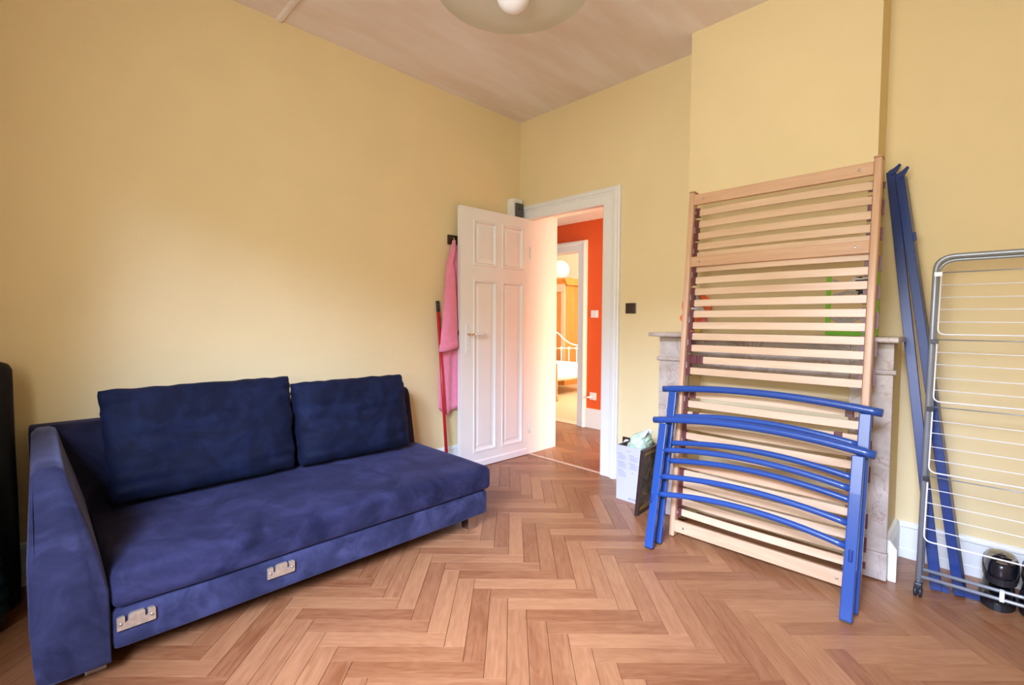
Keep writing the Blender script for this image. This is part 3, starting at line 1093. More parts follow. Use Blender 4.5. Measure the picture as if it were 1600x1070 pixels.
# local: x = width, z = up along the frame, y = away from viewer
W, Lh = 0.899, 1.985
for x0 in (0.0, W - 0.030):
    r_ = MB().box(x0, x0 + 0.030, 0, 0.055, 0, Lh, bev=0.006, seg=3)
    r_.smooth_all().build('side_rail', M_BEECH_Z, sl)
    MB().box(x0 - 0.002, x0 + 0.032, -0.002, 0.057, Lh, Lh + 0.006, bev=0.001).build('rail_end_cap', M_BEECH_X, sl)
for z0, z1 in ((1.908, 1.968), (1.548, 1.606), (0.398, 0.456), (0.030, 0.094)):
    cb = MB().box(0.030, W - 0.030, 0.001, 0.024, z0, z1, bev=0.003).build('crossbar', M_BEECH_X, sl)
    for x in (0.085, W - 0.085):
        MB().lathe([(0.006, 0), (0.006, 0.002), (0.003, 0.003)], 10, M=Matrix.Rotation(math.pi / 2, 4, 'X'), c=(x, 0.001, (z0 + z1) / 2)).build('screw', M_STEEL, cb).location = (0, 0, 0)


def slat_mesh():
    mb = MB()
    rings = []
    for i in range(13):
        t = i / 12
        x = 0.047 + (W - 0.083) * t
        y = 0.040 - 0.014 * (1 - (2 * t - 1) ** 2)
        h, d = 0.0195, 0.004
        rings.append([Vector((x, y - d, -h + 0.002)), Vector((x, y - d, h - 0.002)), Vector((x, y - d + 0.002, h)), Vector((x, y + d, h)), Vector((x, y + d, -h)), Vector((x, y - d + 0.002, -h))])
    mb.loft(rings, smooth=False)
    return mb.mesh('slat', M_SLAT)


SLATS = [1.878, 1.809, 1.741, 1.679, 1.628, 1.550, 1.483, 1.417, 1.352, 1.288, 1.222, 1.159, 1.092, 1.026, 0.961, 0.828, 0.771, 0.708, 0.643, 0.588,
         0.52, 0.372, 0.316, 0.268, 0.208, 0.147]
SLATS = [z - 0.010 for z in SLATS]
sm = slat_mesh()
for z in SLATS:
    link('slat', sm, sl, loc=(0, 0, z))
# rubber slat holders, one for each pair of slats on both rails


def holder_mesh(h, y0=0.026):
    mb = MB()
    # wavy front outline against the rail
    pts = []
    n = 12
    for i in range(n + 1):
        t = i / n
        pts.append((0.0 - 0.006 * math.sin(math.pi * t) ** 2 - 0.002, (t - 0.5) * h))
    pts += [(0.020, h / 2), (0.020, -h / 2)]
    mb.prism(pts, 'y', y0, 0.054)
    mb.box(-0.042, 0.006, 0.0555, 0.062, -h * 0.30, h * 0.30)
    return mb.mesh('slat_holder', M_MAROON)


def holder_rib_mesh(h):
    mb = MB()
    mb.box(0.0015, 0.0045, 0.0215, 0.0255, -h * 0.14, h * 0.14)
    return mb.mesh('holder_clip', M_GREYPAP)


pairs = [(1.878, 1.878), (1.809, 1.741), (1.679, 1.628), (1.550, 1.483), (1.417, 1.352), (1.288, 1.222), (1.159, 1.092), (1.026, 0.961), (0.828, 0.771), (0.708, 0.643), (0.588, 0.52), (0.372, 0.316), (0.268, 0.208), (0.147, 0.147)]
hm = {}
for a, b2 in pairs:
    a -= 0.010; b2 -= 0.010
    h = round(a - b2 + 0.050, 2)
    if h not in hm: hm[h] = (holder_mesh(h), holder_rib_mesh(h), holder_mesh(h, 0.046))
    for side in (0, 1):
        ho = link('slat_holder', hm[h][0 if side == 0 else 2], sl, loc=(0.033 if side == 0 else W - 0.033, 0, (a + b2) / 2))
        if side: ho.rotation_euler = (0, 0, 0); ho.scale = (-1, 1, 1)
        if side == 0: link('holder_clip', hm[h][1], sl, loc=(0.033 if side == 0 else W - 0.040, 0, (a + b2) / 2))
# firmness sliders on the middle slats
slm = MB(); slm.box(-0.016, 0.016, 0.018, 0.046, -0.023, 0.023, bev=0.002); slm = slm.mesh('slider', M_MAROON)
for x, z in ((0.075, 1.026), (0.110, 1.026), (0.080, 0.828), (W - 0.075, 0.828), (0.105, 0.708), (W - 0.115, 0.708)):
    link('slider', slm, sl, loc=(x, 0, z - 0.010))

# ================================================================== BLUE BED ENDS


def bed_end(label, loc, lean, Wd, legtop, bars):
    t = thing('bed_headboard', label, 'headboard', loc, (-lean, 0, 0), group='blue metal bed ends', local=True)
    for x0 in (0.0, Wd - 0.045):
        lg = MB().box(x0, x0 + 0.045, 0, 0.028, 0, legtop, bev=0.004).build('leg', M_BLUE, t)
        MB().box(x0 + 0.001, x0 + 0.044, 0.001, 0.027, -0.004, 0.0, bev=0.001).build('foot_cap', M_BLACKPL, lg).location = (0, 0, 0)
        bx = 0.002 if x0 == 0 else x0 + 0.016
        sk = MB(); sk.box(bx, bx + 0.016, -0.0045, 0.0, 0.235, 0.285, bev=0.003); sk.box(bx + 0.004, bx + 0.012, -0.0065, -0.004, 0.240, 0.280, bev=0.001)
        sk.build('bracket', M_BLUE_D, lg).location = (0, 0, 0)
    for i, (e, mid) in enumerate(bars):
        top = i == 0
        x0, x1 = (-0.040, Wd + 0.036) if top else (0.040, Wd - 0.040)
        pts = []
        for k in range(25):
            s_ = k / 24
            pts.append((x0 + (x1 - x0) * s_, 0.014, e + (mid - e) * (1 - (2 * s_ - 1) ** 2)))
        MB().tube(pts, 0.018 if top else 0.0145, 14).build('top_bar' if top else 'cross_bar', M_BLUE, t)
    return t


bed_end('lower blue metal bed end with curved bars, standing in front', (1.830, -0.905, 0.0105), 0.215, 0.935, 0.672, ((0.684, 0.724), (0.528, 0.566), (0.385, 0.420), (0.290, 0.332)))
bed_end('taller blue metal bed end with curved bars, standing behind the lower one', (1.832, -0.815, 0.0105), 0.185, 0.938, 0.838, ((0.848, 0.880), (0.698, 0.736), (0.550, 0.590), (0.452, 0.491)))

# ================================================================== BLUE SIDE RAILS


def long_rail(label, bot, top, w, d, rz, foot):
    bot, top = Vector(bot), Vector(top)
    z = (top - bot); L_ = z.length; z.normalize()
    x = Vector((math.cos(rz), math.sin(rz), 0)); x = (x - z * x.dot(z)).normalized()
    y = z.cross(x)
    m_ = Matrix((x, y, z)).transposed().to_4x4(); m_.translation = bot
    o = thing('bed_side_rail', label, 'bed rail', group='blue bed side rails', local=True)
    o.matrix_world = m_
    MB().box(0, w, 0, d, 0, L_, bev=0.002).build('rail', M_BLUE_D, o)
    # hook plates at both ends
    MB().prism([(w - 0.002, 0.0), (w + foot, -0.004), (w + foot, 0.022), (w + foot * 0.35, 0.030), (w - 0.002, 0.055)], 'y', 0.002, 0.008).build('hook', M_BLUE_D, o)
    MB().prism([(w - 0.02, L_ - 0.025), (w + 0.006, L_ - 0.010), (w + 0.024, L_ + 0.018), (w + 0.018, L_ + 0.028), (w - 0.004, L_ + 0.012), (w - 0.03, L_ + 0.001)], 'y', -0.008, 0.0).build('hook', M_BLUE_D, o)
    MB().box(w, w + 0.012, 0.004, 0.012, L_ - 0.35, L_ - 0.31).build('bolt_tab', M_BLUE_D, o)
    return o


long_rail('thinner left blue bed side rail leaning in the corner beside the chimney', (2.966, -0.328, 0.004), (2.708, -0.062, 2.010), 0.040, 0.024, 0.0, 0.026)
long_rail('wider right blue bed side rail leaning behind the drying rack', (3.044, -0.318, 0.006), (2.750, -0.112, 1.975), 0.037, 0.080, -0.08, 0.050)

# ================================================================== DRYING RACK
rk = thing('drying_rack', 'folded grey clothes drying rack with white wires by the right wall', 'drying rack', (3.2, -0.42, 0))
RS = 0.14


def rp(x, z, off=0.0):
    return Vector((x, -0.43 + RS * z + off, z))


XL, XR = 2.930, 3.55
ZT = 1.540
for off, dx, zt, nm in ((0.0, 0.0, ZT, 'front_frame'), (0.024, 0.008, ZT - 0.016, 'rear_frame')):
    pts = rounded([rp(XL + dx, 0.05, off), rp(XL + dx, zt, off), rp(XR - dx, zt, off), rp(XR - dx, 0.05, off)], 0.07, 6)
    MB().tube(pts, 0.0112 if off == 0 else 0.0085, 10).build(nm, M_GREYTUBE, rk)
for z, off in ((0.088, 0.0), (0.112, 0.024)):
    MB().tube([rp(XL, z, off), rp(XR, z, off)], 0.0075, 8).build('bottom_bar', M_GREYTUBE, rk)
MB().box(3.185, 3.20, -0.425, -0.400, 0.08, 0.125, bev=0.002).build('bar_clip', M_WIRE, rk)
for x in (XL, XR):
    cs = MB(); cs.box(x - 0.014, x + 0.014, -0.440, -0.412, 0.028, 0.062, bev=0.004)
    c_ = cs.build('caster_fork', M_BLACKPL, rk)
    for dx in (-0.0085, 0.0085):
        MB().lathe([(0.017, -0.007), (0.0235, -0.005), (0.0235, 0.005), (0.017, 0.007)], 18, M=Matrix.Rotation(math.pi / 2, 4, 'Y'), c=(x + dx, -0.432, 0.0245)).build('wheel', M_BLACKPL, c_)
GROUPS = [([1.465, 1.405, 1.348, 1.293, 1.236, 1.178], 2.951, 1.460),
          ([1.153, 1.097, 1.041, 0.980, 0.925, 0.873], 2.949, 1.145),
          ([0.845, 0.786, 0.731, 0.669, 0.611, 0.555], 2.946, 0.838),
          ([0.531, 0.482, 0.421, 0.364, 0.307, 0.252], 2.943, 0.520)]
for gi, (zs, xl, ztop) in enumerate(GROUPS):
    # grey stay above each folded wing, fixed to the frame
    MB().tube([rp(XL, zs[0], 0.012), rp(XR, zs[0], 0.012)], 0.0025, 6).build('stay', M_GREYTUBE, rk)
    o1 = -0.012 - 0.006 * (gi % 2)
    zb = zs[-1]
    pts = rounded([rp(xl, ztop - 0.01, o1), rp(xl - 0.002, zb, o1), rp(XR - 0.02, zb, o1), rp(XR - 0.02, ztop - 0.01, o1)], 0.028, 5)
    wf_ = MB().tube(pts, 0.0032, 8).build('wing_frame', M_WIRE, rk)
    for z in zs[1:-1]:
        MB().tube([rp(xl - 0.001, z, o1), rp(3.25, z - 0.002, o1 - 0.001), rp(XR - 0.02, z, o1)], 0.0021, 6).build('wire', M_WIRE, wf_)
    MB().box(XL - 0.004, xl + 0.004, rp(0, zs[0]).y - 0.020, rp(0, zs[0]).y + 0.004, zs[0] - 0.018, zs[0] + 0.002, bev=0.001).build('wing_bracket', M_BLACKPL if gi else M_WIRE, rk)

# ================================================================== SHOES


def shoe(label, loc, rz, group=None):
    t = thing('shoe', label, 'shoe', loc, (0, 0, rz), group='stacked black shoes by the wall', local=True)
    # local: heel at y = 0 (towards -y is behind), toe at +y = 0.28
    def outline(y):
        s_ = y / 0.285
        wv = 0.036 + 0.016 * math.sin(math.pi * min(1, s_ * 1.05)) + 0.008 * s_
        if s_ < 0.12: wv *= math.sqrt(max(0.02, 1 - (1 - s_ / 0.12) ** 2))
        if s_ > 0.78: wv *= math.sqrt(max(0.02, 1 - ((s_ - 0.78) / 0.22) ** 2))
        return wv
    ys = [0, 0.006, 0.016, 0.035, 0.07, 0.11, 0.15, 0.19, 0.22, 0.245, 0.265, 0.278, 0.285]
    sole = MB(); rings = []
    so = []
    for y in ys: so.append((outline(y) + 0.004, y))
    poly = [(w_, y) for w_, y in so] + [(-w_, y) for w_, y in so[::-1]]
    sole.prism(poly, 'z', 0.0, 0.030)
    sole.build('sole', M_SOLE, t)
    up = MB()
    loop = [(w_ - 0.003, y) for w_, y in so] + [(-(w_ - 0.003), y) for w_, y in so[::-1]]
    lv = []
    LEV = [1.0, 0.995, 0.985, 0.965, 0.93, 0.87, 0.78, 0.68, 0.56, 0.42, 0.28, 0.14, 0.02]
    for sc_ in LEV:
        row = []
        for x, y in loop:
            yy = 0.135 + (y - 0.135) * sc_
            hh = 0.138 - 0.48 * max(0, yy) if yy < 0.10 else 0.090 - 0.045 * ((yy - 0.10) / 0.185) ** 1.25
            z = 0.029 + (hh - 0.029) * math.sqrt(max(0, 1 - sc_ ** 4.2))
            row.append(Vector((x * sc_, yy, z)))
        lv.append([up.bm.verts.new(p) for p in row])
    nl = len(loop)
    for A_, B_ in zip(lv, lv[1:]):
        for k in range(nl):
            q = (A_[k], A_[(k + 1) % nl], B_[(k + 1) % nl], B_[k])
            c = sum((v.co for v in q), Vector()) / 4
            if (c.x / 0.026) ** 2 + ((c.y - 0.068) / 0.050) ** 2 < 1 and c.z > 0.05: continue
            up.bm.faces.new(q).smooth = True
    uo = up.build('upper', M_LEATHER, t)
    sd = uo.modifiers.new('thick', 'SOLIDIFY'); sd.thickness = 0.004; sd.offset = -1
    MB().tube([(0.027 * math.cos(t_), 0.068 + 0.052 * math.sin(t_), 0.135 - 0.48 * min(0.10, 0.068 + 0.052 * math.sin(t_))) for t_ in [2 * math.pi * k / 20 for k in range(20)]], 0.0045, 8, closed=True).build('collar', M_LEATHER, t)
    ip = [(0.0255 * math.cos(2 * math.pi * k / 18), 0.066 + 0.049 * math.sin(2 * math.pi * k / 18)) for k in range(18)]
    im = MB().prism(ip, 'z', 0.0, 0.005).build('insole', M_INSOLE, t)
    im.location = (0, 0, 0.100); im.rotation_euler = (-0.36, 0, 0)
    return t


# lower pair: toes to the room; upper pair stacked on them with the heels to the room
shoe('left lower black leather shoe on the floor, under another shoe', (3.183, -0.055, 0), math.pi)
shoe('right lower black leather shoe on the floor at the right edge', (3.306, -0.060, 0), math.pi)
u1 = shoe('left upper black leather shoe with tan insole, stacked heel outward', (3.190, -0.330, 0.108), 0.0)
u2 = shoe('right upper black leather shoe at the right edge, stacked heel outward', (3.313, -0.333, 0.108), 0.0)
u1.rotation_euler = (0.125, 0, 0.0); u2.rotation_euler = (0.125, 0, 0.0)

# ================================================================== BOX, BAG, PAINTING
bx = thing('carton_box', 'white open cardboard box with grey print beside the door casing', 'box', (1.405, -0.27, 0))
x0, x1, y0, y1, zt = 1.312, 1.502, -0.374, -0.150, 0.379
T = 0.004
b = MB()
b.box(x0, x1, y0, y0 + T, 0, zt); b.box(x0, x1, y1 - T, y1, 0, zt)
b.box(x0, x0 + T, y0 + T, y1 - T, 0, zt); b.box(x1 - T, x1, y0 + T, y1 - T, 0, zt)
b.box(x0 + T, x1 - T, y0 + T, y1 - T, 0, T)
b.build('carton', M_BOX, bx)
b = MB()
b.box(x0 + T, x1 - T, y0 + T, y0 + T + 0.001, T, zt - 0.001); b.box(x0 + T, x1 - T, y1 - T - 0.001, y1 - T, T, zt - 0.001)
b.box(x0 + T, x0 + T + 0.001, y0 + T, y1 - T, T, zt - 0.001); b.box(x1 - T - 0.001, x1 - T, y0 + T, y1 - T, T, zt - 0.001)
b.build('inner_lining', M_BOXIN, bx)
tm = text_mesh('PROLINE', 0.019); tm.materials.append(M_INKD)
t_ = link('brand_lettering', tm, bx, loc=None); t_.location = Vector((1.408, y0 - 0.0006, 0.014)) - bx.location; t_.rotation_euler = (math.pi / 2, 0, 0)
rr_ = random.Random(3)
tx = MB()
hd_ = MB()
for (px, pz, n) in ((1.325, 0.318, 5), (1.415, 0.318, 5), (1.325, 0.262, 5), (1.415, 0.262, 5), (1.325, 0.206, 6)):
    hd_.box(px - 0.006, px + 0.030 + rr_.random() * 0.02, y0 - 0.0006, y0 - 0.0001, pz, pz + 0.0045)
    for k in range(n):
        z = pz - 0.0085 - 0.0066 * k
        tx.box(px, px + 0.045 + rr_.random() * 0.025, y0 - 0.0006, y0 - 0.0001, z, z + 0.0026)
hd_.box(1.392, 1.420, y0 - 0.0006, y0 - 0.0001, 0.345, 0.350)
hd_.box(1.432, 1.440, y0 - 0.0006, y0 - 0.0001, 0.196, 0.205)
tx.build('printed_text', M_INK, bx); hd_.build('printed_headings', M_INK, bx)

bag = MB()
NB = 40
rings = []
for i in range(25):
    t = i / 24
    ph = math.pi * t
    ring_ = []
    for k in range(NB):
        a = 2 * math.pi * k / NB
        d = Vector((math.sin(ph) * math.cos(a), math.sin(ph) * math.sin(a), -math.cos(ph)))
        n1 = noise.noise(d * 2.2 + Vector((4, 2, 1))); n2 = abs(noise.noise(d * 4.5 + Vector((1, 7, 3))))
        rad = 1 + 0.28 * n1 - 0.30 * n2
        p = Vector((d.x * 0.074 * rad, d.y * 0.092 * rad, d.z * 0.088 * rad))
        p.x += 0.25 * max(0, p.z); 
        ring_.append(p + Vector((1.424, -0.262, 0.382)))
    rings.append(ring_)
bag.loft(rings)
bgo = thing('plastic_bag', 'crumpled pale green plastic bag stuffed in the white box', 'bag', (1.428, -0.262, 0.31))
bag.build('bag_body', M_BAG, bgo)
kn = MB()
kn.grid(lambda u, v: Vector((1.445 + 0.05 * u + 0.012 * math.sin(9 * v), -0.318 + 0.09 * v, 0.425 + 0.035 * u + 0.030 * math.sin(3.1 * v) + 0.010 * math.sin(14 * u))), 12, 12)
ko = kn.build('bag_flap', M_BAGW, bgo)
sd = ko.modifiers.new('thick', 'SOLIDIFY'); sd.thickness = 0.0015

# painting leaning on the box, its face to the right
pt = thing('framed_painting', 'small dark painting in a brown frame leaning against the white box', 'painting', (1.579, -0.552, 0.0), (0, 0.085, 0.075), local=True)
# local: y = width, z = height, face towards +x
PWD, PHT = 0.34, 0.425
fw = 0.020
for a in (((0, PWD), (0, fw)), ((0, PWD), (PHT - fw, PHT)), ((0, fw), (fw, PHT - fw)), ((PWD - fw, PWD), (fw, PHT - fw))):
    MB().box(-0.020, 0.004, a[0][0], a[0][1], a[1][0], a[1][1], bev=0.003).build('frame_member', M_DKWOOD, pt)
for a in (((fw, PWD - fw), (fw, fw + 0.022)), ((fw, PWD - fw), (PHT - fw - 0.022, PHT - fw)), ((fw, fw + 0.010), (fw + 0.022, PHT - fw - 0.022)), ((PWD - fw - 0.010, PWD - fw), (fw + 0.022, PHT - fw - 0.022))):
    MB().box(-0.016, -0.001, a[0][0], a[0][1], a[1][0], a[1][1], bev=0.002).build('gilt_lip', M_GOLD, pt)
MB().box(-0.015, -0.008, fw + 0.008, PWD - fw - 0.008, fw + 0.02, PHT - fw - 0.02).build('canvas', M_PAINT, pt)

# ================================================================== ON THE MANTEL
pc = thing('paper_picture', 'green-bordered picture with grey branches on the mantel, behind the slats', 'picture', (2.61, -0.235, 1.1645))
gx0, gx1, gz0, gz1 = 2.497, 2.722, 1.1645, 1.500
MB().box(gx0 + 0.01, gx1 - 0.01, -0.234, -0.231, gz0 + 0.005, gz1 - 0.004).build('backing_sheet', M_TANSHEET, pc)
for q in ((gx0, gx0 + 0.022, gz0, gz1), (gx1 - 0.022, gx1, gz0, gz1), (gx0 + 0.022, gx1 - 0.022, gz0, gz0 + 0.026), (gx0 + 0.022, gx1 - 0.022, gz1 - 0.020, gz1)):
    MB().box(q[0], q[1], -0.238, -0.230, q[2], q[3], bev=0.001).build('green_border', M_GREEN, pc)


def cut(name, pts, m_, y=-0.2362):
    MB().prism([(gx0 + u, gz0 + v) for u, v in pts], 'y', y, y + 0.0015).build(name, m_, pc)


cut('black_shape', [(0.100, 0.275), (0.120, 0.300), (0.215, 0.305), (0.222, 0.255), (0.212, 0.205), (0.145, 0.200), (0.130, 0.228), (0.118, 0.250)], M_BLACKPAP, -0.2365)
cut('white_shape', [(0.100, 0.275), (0.120, 0.300), (0.126, 0.298), (0.150, 0.292), (0.165, 0.302), (0.185, 0.294), (0.205, 0.304), (0.206, 0.290), (0.180, 0.286), (0.150, 0.284), (0.128, 0.284), (0.110, 0.262)], M_WHITEPAP, -0.2380)
cut('grey_branch', [(0.022, 0.290), (0.034, 0.294), (0.110, 0.250), (0.100, 0.240)], M_GREYPAP)
cut('grey_branch', [(0.022, 0.196), (0.030, 0.214), (0.095, 0.232), (0.140, 0.226), (0.135, 0.212), (0.090, 0.214)], M_GREYPAP, -0.2368)
cut('grey_branch', [(0.022, 0.085), (0.022, 0.118), (0.080, 0.095), (0.150, 0.118), (0.215, 0.150), (0.220, 0.130), (0.150, 0.085), (0.120, 0.062), (0.060, 0.060)], M_GREYPAP)
cut('white_shape', [(0.140, 0.203), (0.150, 0.212), (0.176, 0.206), (0.190, 0.214), (0.204, 0.208), (0.180, 0.202)], M_WHITEPAP, -0.2382)

oc = thing('orange_ornament', 'orange card cut-out with grey patches on the mantel, left behind the slats', 'ornament', (1.80, -0.27, 1.1645))


def blob(pts, n=1):
    return pts


def ocut(name, pts, m_, y, th=0.004):
    MB().prism(pts, 'y', y, y + th, bev=0.0).build(name, m_, oc)


def circ(cx, cz, rx, rz, n=22, wob=0.0, s_=0.0):
    return [(cx + rx * math.cos(2 * math.pi * k / n) * (1 + wob * math.sin(3 * 2 * math.pi * k / n + s_)), cz + rz * math.sin(2 * math.pi * k / n) * (1 + wob * math.cos(2 * 2 * math.pi * k / n + s_))) for k in range(n)]


ocut('orange_disc', circ(1.808, 1.322, 0.094, 0.092, 26, 0.05), M_ORANGE, -0.272)
ocut('orange_disc', circ(1.790, 1.252, 0.085, 0.042, 22, 0.05), M_ORANGE, -0.278)
ocut('grey_patch', [(1.775, 1.330), (1.800, 1.395), (1.816, 1.402), (1.832, 1.380), (1.832, 1.310), (1.800, 1.300), (1.770, 1.296)], M_GREYPAP, -0.280)
ocut('white_patch', [(1.740, 1.300), (1.770, 1.330), (1.845, 1.335), (1.870, 1.300), (1.850, 1.285), (1.80, 1.292), (1.76, 1.285)], M_WHITEPAP, -0.284)
ocut('pink_patch', [(1.800, 1.232), (1.842, 1.236), (1.868, 1.270), (1.874, 1.232), (1.84, 1.216), (1.81, 1.218)], M_PINKPAP, -0.284)
ocut('black_mark', [(1.768, 1.250), (1.795, 1.240), (1.802, 1.231), (1.782, 1.236)], M_BLACKPAP, -0.285)
pn = MB(); pn.prism([(1.735, 1.166), (1.735, 1.176), (1.815, 1.180), (1.815, 1.168)], 'y', -0.30, -0.285)
pno = pn.build('pink_base', M_PINKPAP, oc)
MB().box(1.816, 1.846, -0.302, -0.284, 1.166, 1.186, bev=0.003).build('yellow_base', M_YELPAP, oc)
MB().box(1.785, 1.800, -0.276, -0.270, 1.1645, 1.23).build('stand', M_ORANGE, oc)

# ================================================================== WALL THINGS
sw = thing('light_switch', 'dark brown square light switch on the yellow wall beside the door casing', 'switch', (1.180, 0, 1.33))
MB().box(1.137, 1.223, -0.010, 0.0, 1.293, 1.372, bev=0.002).build('switch_plate', M_BROWN, sw)
MB().box(1.152, 1.208, -0.015, -0.010, 1.307, 1.358, bev=0.002).build('rocker', M_BROWN, sw)
so_ = thing('wall_socket', 'brown wall socket low on the yellow wall behind the white box', 'socket', (1.17, 0, 0.30))
MB().box(1.128, 1.212, -0.010, 0.0, 0.256, 0.340, bev=0.002).build('socket_plate', M_BROWN, so_)
MB().lathe([(0.028, 0), (0.028, 0.006), (0.022, 0.006), (0.020, 0.002)], 22, M=Matrix.Rotation(math.pi / 2, 4, 'X'), c=(1.170, -0.010, 0.298)).build('socket_ring', M_PLUG, so_)
sw2 = thing('hall_switch', 'white square switch on the red hall wall', 'switch', (-0.09, 1.327, 1.32))
MB().box(-0.138, -0.042, 1.316, 1.327, 1.276, 1.360, bev=0.002).build('switch_plate', M_PLUG, sw2)
MB().box(-0.122, -0.058, 1.312, 1.316, 1.292, 1.344, bev=0.001).build('rocker', M_PLUG, sw2)
sk2 = thing('hall_socket', 'white socket low on the red hall wall', 'socket', (-0.1, 1.327, 0.37))
MB().box(-0.142, -0.054, 1.317, 1.327, 0.328, 0.412, bev=0.002).build('socket_plate', M_PLUG, sk2)
MB().lathe([(0.028, 0), (0.026, 0.004), (0.022, 0.004), (0.020, 0.001)], 18, M=Matrix.Rotation(math.pi / 2, 4, 'X'), c=(-0.098, 1.317, 0.370)).build('socket_ring', M_PLUG, sk2)
pg = thing('plug', 'white plug with lead in the red wall socket', 'plug', (-0.11, 1.30, 0.355))
MB().tube([(-0.105, 1.316, 0.368), (-0.118, 1.285, 0.362), (-0.150, 1.270, 0.356), (-0.178, 1.268, 0.354)], 0.010, 10, rr=[0.012, 0.012, 0.009, 0.006]).build('plug_body', M_PLUG, pg)

bk_ = thing('fuse_box', 'small white fuse box with smoked cover in the corner above the door', 'fuse box', (0.0, -0.12, 2.17))
MB().box(0.001, 0.085, -0.172, -0.060, 2.165, 2.325, bev=0.003).build('housing', M_WHITE, bk_)
MB().box(0.085, 0.106, -0.158, -0.064, 2.165, 2.285, bev=0.008, seg=3).build('smoked_cover', M_SMOKE, bk_)
MB().box(0.106, 0.110, -0.125, -0.098, 2.225, 2.245, bev=0.001).build('cover_catch', M_BLACKPL, bk_)

# coat rack, robe, stick
cr = thing('coat_rack', 'dark wooden coat rack with brass hooks on the wall behind the door', 'coat rack', (0.012, -0.60, 1.88))
MB().box(0.001, 0.020, -0.845, -0.36, 1.848, 1.924, bev=0.003).build('board', M_DKWOOD, cr)
for y in (-0.806, -0.62, -0.44):
    MB().tube([(0.020, y, 1.900), (0.036, y, 1.898), (0.046, y, 1.880), (0.044, y, 1.866), (0.052, y, 1.862), (0.060, y, 1.874)] if y < -0.8 else [(0.020, y, 1.900), (0.028, y, 1.898), (0.034, y, 1.884), (0.034, y, 1.874), (0.040, y, 1.878)], 0.004, 8).build('hook', M_BRASS, cr)

robe = thing('bathrobe', 'pink bathrobe hanging from the coat rack behind the open door', 'bathrobe', (0.035, -0.8, 0.5))


def interp(tab, z):
    for (z0, *a), (z1, *b2) in zip(tab, tab[1:]):
        if (z0 - z) * (z1 - z) <= 0:
            t = (z - z0) / (z1 - z0) if z1 != z0 else 0
            return [p + (q - p) * t for p, q in zip(a, b2)]
    return list(tab[0][1:] if abs(z - tab[0][0]) < abs(z - tab[-1][0]) else tab[-1][1:])


# body: z, y_left, y_right, x_near, x_far
BODY = [(1.880, -0.818, -0.796, 0.030, 0.046), (1.80, -0.838, -0.765, 0.020, 0.052), (1.70, -0.868, -0.735, 0.012, 0.050), (1.58, -0.885, -0.700, 0.010, 0.052),
        (1.30, -0.895, -0.690, 0.008, 0.053), (1.00, -0.925, -0.680, 0.008, 0.053), (0.93, -0.945, -0.675, 0.008, 0.054), (0.70, -0.952, -0.665, 0.008, 0.055), (0.505, -0.955, -0.660, 0.008, 0.056)]
rb = MB(); rings = []
NS = 64
for i in range(41):
    z = 1.880 - (1.880 - 0.505) * i / 40
    yl, yr, xa, xb = interp(BODY, z)
    cy, cx, ry, rx = (yl + yr) / 2, (xa + xb) / 2, (yr - yl) / 2, (xb - xa) / 2
    dep = min(1, (1.88 - z) / 0.5)
    ring_ = []
    for k in range(NS):
        a = 2 * math.pi * k / NS
        s_ = math.cos(a)
        fold = 0.5 + 0.5 * math.sin(s_ * 9.5 + 1.2 + 1.2 * (1.88 - z)) 
        x = cx + rx * math.copysign(abs(math.sin(a)) ** 0.6, math.sin(a)) * (1 - 0.75 * fold * dep)
        y = cy + ry * s_
        hem = (0.03 * math.sin(s_ * 5 + 1) if i == 40 else 0)
        ring_.append(Vector((x + 0.012 * dep * max(0, -s_) * (1 if y < -0.80 else 0) * (0.6 + 0.4 * math.sin(s_ * 9 + 1)), y, z + hem)))
    rings.append(ring_)
rb.loft(rings)
rb.build('robe_body', M_PINK, robe)
SLV = [(1.70, -0.878, -0.822, 0.028, 0.064), (1.60, -0.896, -0.812, 0.034, 0.082), (1.39, -0.928, -0.808, 0.044, 0.100), (1.19, -0.958, -0.812, 0.056, 0.116), (1.045, -0.986, -0.818, 0.066, 0.126), (1.02, -0.994, -0.820, 0.066, 0.128), (1.000, -0.992, -0.822, 0.067, 0.127)]
sv = MB(); rings = []
for i in range(29):
    z = 1.70 - 0.70 * i / 28
    yl, yr, xa, xb = interp(SLV, z)
    cy, cx, ry, rx = (yl + yr) / 2, (xa + xb) / 2, (yr - yl) / 2, (xb - xa) / 2
    ring_ = []
    for k in range(36):
        a = 2 * math.pi * k / 36
        w_ = 1 + 0.10 * math.sin(3 * a + z * 7) + 0.05 * noise.noise(Vector((a, z * 8, 2)))
        zz = z - (0.028 * (1 - math.cos(a)) * 0.5 if i > 24 else 0) + 0.014
        ring_.append(Vector((cx + rx * math.sin(a) * w_, cy + ry * math.cos(a), zz)))
    rings.append(ring_)
sv.loft(rings)
sv.build('sleeve', M_PINK, robe)
cu = MB(); rings = []
for z, g_ in ((1.062, 0.0), (1.060, 0.004), (1.010, 0.006), (1.005, 0.0)):
    yl, yr, xa, xb = interp(SLV, z)
    cy, cx, ry, rx = (yl + yr) / 2, (xa + xb) / 2, (yr - yl) / 2 + g_, (xb - xa) / 2 + g_
    rings.append([Vector((cx + rx * math.sin(a) * (1 + 0.08 * math.sin(3 * a + z * 7)), cy + ry * math.cos(a), z - 0.028 * (1 - math.cos(a)) * 0.5 + 0.012)) for a in [2 * math.pi * k / 36 for k in range(36)]])
cu.loft(rings, caps=False).build('cuff', M_PINK, robe)
